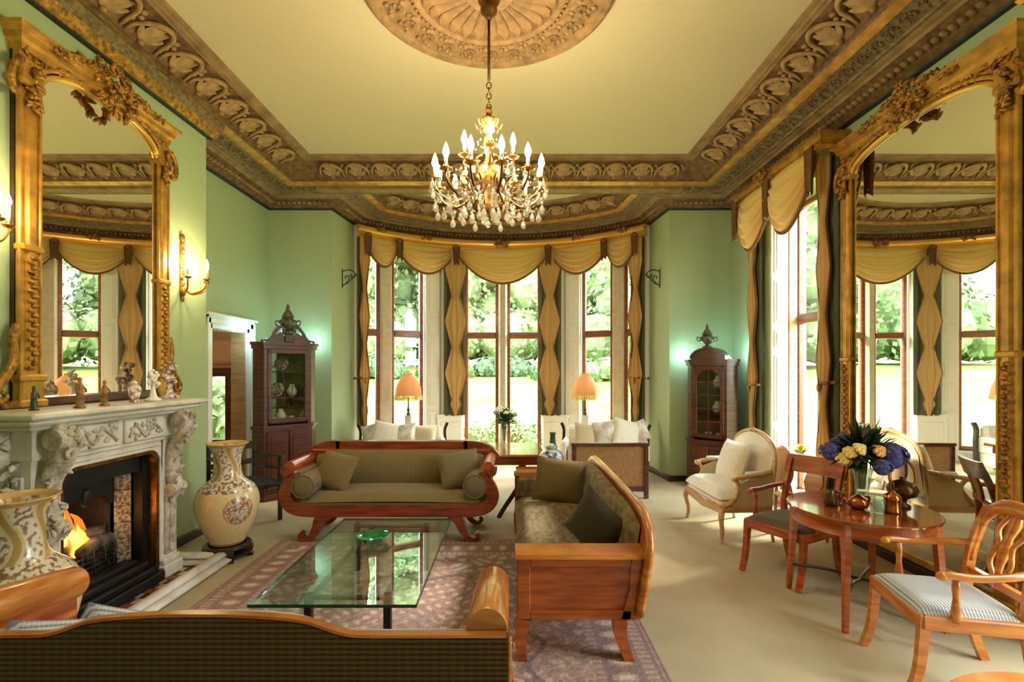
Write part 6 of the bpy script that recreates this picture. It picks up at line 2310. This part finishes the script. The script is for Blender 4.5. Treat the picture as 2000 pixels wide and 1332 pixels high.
bergere()
cushion('plump white cushion on the white armchair', (2.42, 5.42, .745), (.52, .46), .17, (R(-18), 0, R(-86)), 'cream_fabric')


def open_armchair(label, x, y, rz, m, seat_m, splat, group):
    t = thing('open_armchair', label, 'chair', (x, y, 0), rz, group)
    SH = .455
    for s in (-1, 1):
        MB().ribbon(smooth_path([(-.235, SH - .03), (-.245, .30), (-.265, .14), (-.31, .0)], 5), [.055 - .0015 * k for k in range(16)], s * .25 - .02, s * .25 + .02, 'x').build('leg', m, t)
        # back leg and stile in one sweeping curve
        MB().ribbon(smooth_path([(.33, .0), (.275, .16), (.245, .34), (.24, SH), (.26, .64), (.305, .80), (.36, .93)], 5), [.046] * 31, s * .225 - .018, s * .225 + .018, 'x').build('back_leg', m, t)
        a_ = MB()
        a_.tube(smooth_path([(s * .235, .275, .70), (s * .275, .15, .685), (s * .29, -.02, .67), (s * .285, -.14, .675), (s * .28, -.175, .665)], 5), .021, 8)
        a_.ball((s * .28, -.17, .668), (.027, .03, .024), 8, 6)
        a_.build('arm', m, t, smooth=True)
        MB().lathe([(.022, SH - .03), (.025, SH + .02), (.014, .55), (.019, .60), (.015, .66)], 10, (s * .268, -.10)).build('arm_support', m, t, smooth=True)
    MB().box(-.27, .27, -.265, -.225, SH - .085, SH - .01, .006).box(-.25, .25, .215, .255, SH - .085, SH - .01, .006).box(-.275, -.235, -.25, .24, SH - .085, SH - .01, .006).box(.235, .275, -.25, .24, SH - .085, SH - .01, .006).build('seat_frame', m, t)
    def st(u, v):
        a, b = abs(u * 2 - 1), abs(v * 2 - 1)
        return ((u * 2 - 1) * (.262 - .02 * v), -.262 + .50 * v, SH - .015 + .055 * (1 - a ** 6) ** .5 * (1 - b ** 6) ** .5)
    MB().grid(st, 14, 14).build('seat', seat_m, t, smooth=True)
    MB().box(-.24, .24, -.24, .23, SH - .06, SH - .012).build('seat_underside', 'fringe', t)
    yb = lambda z: np.interp(z, [SH, .64, .80, .93], [.24, .26, .305, .36])
    if splat == 'bar':
        def cr(u, v):
            x = (u * 2 - 1) * .262
            return (x, .365 - .045 * (1 - (2 * u - 1) ** 2) + .0, 0)
        mb = MB()
        n = 14
        for (dy, zo) in ((-.018, 0), (.018, 0)):
            for z in (.815, .965):
                for k in range(n + 1):
                    u = k / n
                    x = (u * 2 - 1) * .265
                    mb.v.append((x, yb(min(z, .93)) + .01 + .04 * (1 - (2 * u - 1) ** 2) + dy, z))
        q = n + 1
        for k in range(n):
            mb.f += [(k, k + 1, q + k + 1, q + k), (2 * q + k + 1, 2 * q + k, 3 * q + k, 3 * q + k + 1), (q + k, q + k + 1, 3 * q + k + 1, 3 * q + k), (k + 1, k, 2 * q + k, 2 * q + k + 1)]
        mb.f += [(0, q, 3 * q, 2 * q), (n, 2 * q + n, 3 * q + n, q + n)]
        mb.build('crest_rail', m, t)
        # fan-shaped splat
        def sp_(pts):
            b = MB()
            b.v = [(x_, yb(z_) + .03 - .012, z_) for x_, z_ in pts] + [(x_, yb(z_) + .03 + .012, z_) for x_, z_ in pts]
            k = len(pts)
            b.f = [tuple(range(k)), tuple(range(2 * k - 1, k - 1, -1))] + [(i, k + i, k + (i + 1) % k, (i + 1) % k) for i in range(k)]
            return b
        sp_([(-.06, .60), (.06, .60), (.055, .66), (.085, .74), (.07, .82), (-.07, .82), (-.085, .74), (-.055, .66)]).build('splat', m, t)
        MB().ribbon([(-.215, .60), (.215, .60)], .045, .255, .29, 'y').build('cross_rail', m, t)
    else:
        # shield back with a pierced lyre splat
        ol = smooth_path([(-.225, .60), (-.235, .80), (-.17, .93), (0, .965), (.17, .93), (.235, .80), (.225, .60)], 5)
        mb = MB()
        pts = [(x_, yb(min(z_, .93)), z_) for x_, z_ in ol]
        mb.tube(pts, [.028 + .018 * math.sin(PI * k / (len(pts) - 1)) for k in range(len(pts))], 8, flat=.55, up=(0, 0, 1))
        mb.build('crest_rail', m, t, smooth=True)
        for s in (-1, 1):
            p = smooth_path([(s * .02, .56), (s * .075, .66), (s * .05, .76), (s * .09, .84), (s * .04, .94)], 5)
            MB().tube([(x_, yb(min(z_, .93)), z_) for x_, z_ in p], .014, 6).build('splat_scroll', m, t, smooth=True)
        p = [(0, .52), (0, .95)]
        MB().tube([(0, yb(z_), z_) for z_ in np.linspace(.52, .95, 7)], [.02, .014, .02, .03, .02, .03, .02], 6).build('splat', m, t, smooth=True)
        MB().ribbon([(-.225, .545), (.225, .545)], .04, .235, .27, 'y').build('cross_rail', m, t)
    return t


open_armchair('reddish wooden armchair with broad crest rail and dark seat left of the round table', 2.40, 4.24, R(-62), 'orange_wood', 'brown_seat', 'bar', 'armchairs at the round table')
open_armchair('golden satinwood armchair with blue patterned seat in the right foreground', 2.48, 2.83, R(-102), 'satinwood', 'blue_weave', 'shield', 'armchairs at the round table')

# oval-backed side chair between the white armchair and the mirror
t = thing('oval_back_chair', 'small oval-backed chair half hidden between the white armchair and the right mirror', 'chair', (3.02, 5.16, 0), R(90))
ov = [(.17 * math.cos(a), .74 + .20 * math.sin(a)) for a in np.linspace(0, 2 * PI, 25)]
MB().tube([(x, .19, z) for x, z in ov], .017, 6, caps=False).build('back_frame', 'pink_wood', t, smooth=True)
MB().prism(ov[:-1], .18, .20).build('back_panel', 'cane', t)
for s in (-1, 1):
    MB().tube([(s * .16, -.17, .44), (s * .16, -.17, .0)], [.022, .014], 7).build('leg', 'pink_wood', t, smooth=True)
    MB().tube([(s * .12, .19, .58), (s * .15, .18, .44), (s * .15, .20, .0)], [.015, .02, .014], 7).build('leg', 'pink_wood', t, smooth=True)
MB().box(-.19, .19, -.2, .2, .40, .46, .02).build('seat', 'beige_fabric', t)

# ------------------------------------------------------------------ round polished table with tea things
t = thing('round_table', 'polished round reddish table with square tapered legs in front of the right mirror', 'table', (TX, TY, 0))
MB().lathe([(0, TH - .022), (.465, TH - .022), (.475, TH - .016), (.475, TH - .006), (.468, TH), (0, TH)], 64).build('top', 'polished_top', t, smooth=True, auto=40)
MB().lathe([(.40, TH - .125), (.435, TH - .125), (.44, TH - .118), (.435, TH - .112), (.435, TH - .022), (.40, TH - .022)], 64).build('apron', 'orange_wood', t, smooth=True, auto=40)
for sx in (-1, 1):
    for sy in (-1, 1):
        lg = MB()
        a, b = .30, .335
        lg.add([(sx * a - .024, sy * a - .024, TH - .03), (sx * a + .024, sy * a - .024, TH - .03), (sx * a + .024, sy * a + .024, TH - .03), (sx * a - .024, sy * a + .024, TH - .03),
                (sx * b - .015, sy * b - .015, 0), (sx * b + .015, sy * b - .015, 0), (sx * b + .015, sy * b + .015, 0), (sx * b - .015, sy * b + .015, 0)],
               [(0, 1, 2, 3), (7, 6, 5, 4), (0, 4, 5, 1), (1, 5, 6, 2), (2, 6, 7, 3), (3, 7, 4, 0)])
        lg.build('leg', 'orange_wood', t)
for s in (-1, 1):
    MB().tube(smooth_path([(-.325, s * -.325, .20), (-.15, s * -.13, .235), (0, 0, .215), (.15, s * .13, .235), (.325, s * .325, .20)], 4), .012, 6).build('stretcher', 'dark_wood', t, smooth=True)


def pot(name, label, x, y, prof, m, spout=None, handle=None, cat='pot'):
    o = MB().lathe(prof, 18).build(name, m, None, smooth=True)
    o.location = (x, y, TH + .001)
    tag(o, label, cat, 'tea things on the round table')
    if spout:
        MB().tube(smooth_path(spout, 4), .010, 7).build('spout', m, o, smooth=True)
    if handle:
        MB().tube(smooth_path(handle, 4), .008, 7).build('handle', 'bronze_dark', o, smooth=True)
    return o


pot('copper_canister', 'domed copper canister right of the vase on the round table', TX + .13, TY - .14, [(.05, 0), (.055, .01), (.05, .02), (.05, .09), (.056, .10), (.045, .125), (.02, .14), (.012, .155), (0, .16)], 'copper', cat='canister')
pot('copper_teapot', 'low round copper teapot in front of the flower vase', TX - .04, TY - .04, [(.035, 0), (.06, .015), (.072, .045), (.055, .075), (.03, .085), (.012, .10), (0, .105)], 'copper',
    spout=[(-.06, -.01, .035), (-.10, -.02, .05), (-.12, -.025, .085)], handle=[(.055, .02, .07), (.10, .035, .075), (.10, .035, .035), (.06, .02, .03)], cat='teapot')
pot('brass_jug', 'small dark brass jug at the left of the tea things', TX - .20, TY + .03, [(.03, 0), (.045, .02), (.05, .05), (.03, .09), (.035, .12), (.028, .12), (0, .08)], 'bronze_dark', handle=[(.03, 0, .11), (.07, .0, .10), (.06, 0, .05), (.045, 0, .04)], cat='jug')
pot('copper_creamer', 'tiny copper creamer beside the low teapot', TX - .08, TY + .14, [(.02, 0), (.034, .012), (.036, .035), (.024, .055), (.03, .07), (.024, .07), (0, .04)], 'copper', handle=[(.026, 0, .06), (.055, 0, .055), (.045, 0, .025), (.032, 0, .02)], cat='creamer')
pot('glass_tumbler', 'pale glass tumbler between the vase and the copper canister', TX + .02, TY - .16, [(.03, 0), (.032, .005), (.038, .095), (.034, .095), (.028, .01), (0, .01)], 'clear_vase', cat='tumbler')
k_ = thing('swing_handle_kettle', 'brass spirit kettle with tall looped handle at the right of the round table', 'kettle', (TX + .31, TY + .0, TH + .001), R(10), 'tea things on the round table')
MB().lathe([(.05, 0), (.055, .01), (.025, .03), (.03, .06), (.085, .085), (.10, .13), (.08, .17), (.045, .19), (.015, .20), (.02, .215), (0, .22)], 20).build('body', 'bronze_dark', k_, smooth=True)
MB().tube(smooth_path([(-.085, 0, .15), (-.11, 0, .24), (-.06, 0, .32), (.03, 0, .335), (.10, 0, .27), (.115, 0, .18), (.09, 0, .14)], 5), .011, 7).build('handle', 'brass', k_, smooth=True)
MB().tube(smooth_path([(-.08, -.03, .11), (-.14, -.06, .14), (-.16, -.07, .20)], 4), [.018, .017, .016, .015, .014, .013, .012, .011, .010], 7).build('spout', 'bronze_dark', k_, smooth=True)

# tripod table by the window with bowl and lilies
round_table('tripod_table', 'small round tripod table by the right-hand window with a red bowl', 3.14, 5.74, .30, .745, 'pink_wood')
o = MB().lathe([(.035, 0), (.04, .01), (.055, .03), (.065, .055), (.058, .055), (.04, .02), (0, .015)], 18).build('red_bowl', 'red_glaze', None, smooth=True)
o.location = (3.02, 5.80, .746)
tag(o, 'little dark red bowl on the tripod table by the window', 'bowl')
lv = thing('lily_pot', 'white pot with lime-yellow lilies on the tripod table by the window', 'flowers', (3.27, 5.60, .746))
MB().lathe([(.04, 0), (.05, .02), (.055, .07), (.048, .075), (.04, .07), (0, .06)], 16).build('pot', 'porcelain', lv, smooth=True)
pt = MB()
for k in range(11):
    a = k * .62; ln = .09 + .04 * (k % 3)
    leaf_blade(pt, (.015 * math.cos(a), .015 * math.sin(a), .07), (ln * math.cos(a), ln * math.sin(a), .09 + .07 * ((k * 5) % 4) / 3), .022, .035)
pt.build('petals', 'petal_lime', lv, smooth=True)
lf = MB()
for k in range(8):
    a = k * .8 + .3
    leaf_blade(lf, (0, 0, .05), (.10 * math.cos(a), .10 * math.sin(a), .08), .014, .02)
lf.build('leaves', 'leaf_green', lv, smooth=True)

# nearest table at the bottom right corner
t = thing('corner_table', 'golden satinwood round table just showing in the bottom right corner', 'table', (1.62, 1.24, 0))
MB().lathe([(0, .715), (.40, .715), (.415, .725), (.415, .738), (.405, .745), (0, .745)], 64).build('top', 'satinwood', t, smooth=True, auto=40)
MB().lathe([(0, .1), (.05, .1), (.035, .2), (.05, .4), (.035, .6), (.07, .715), (0, .715)], 14).build('pedestal', 'satinwood', t, smooth=True)
for k in range(3):
    MB().ribbon(smooth_path([(.03, .22), (.14, .16), (.27, .05), (.33, .0)], 4), .05, -.018, .018).build('leg', 'satinwood', t, rot=(0, 0, 2 * PI * k / 3))

# dark open chair partly hidden by the far vase, and the writing table's edge by the door
t = thing('dark_library_chair', 'dark open-framed wooden chair behind the far floor vase by the door', 'chair', (-3.06, 5.66, 0), R(60))
for s in (-1, 1):
    MB().box(s * .27 - .02, s * .27 + .02, -.27, -.23, 0, .74, .005).build('leg', 'dark_wood', t)
    MB().box(s * .27 - .02, s * .27 + .02, .23, .27, 0, .90, .005).build('leg', 'dark_wood', t)
    MB().tube(smooth_path([(s * .27, .25, .76), (s * .29, .0, .735), (s * .27, -.26, .75), (s * .27, -.30, .73)], 4), .02, 7).build('arm', 'dark_wood', t, smooth=True)
    MB().tube([(s * .27, .25, .60), (s * .27, -.25, .60)], .016, 6).build('side_rail', 'dark_wood', t, smooth=True)
MB().box(-.27, .27, .235, .265, .80, .89, .006).box(-.27, .27, .235, .265, .62, .68, .006).build('back_rail', 'dark_wood', t)
MB().box(-.28, .28, -.27, .26, .40, .47, .02).build('seat', 'iron_rough', t)
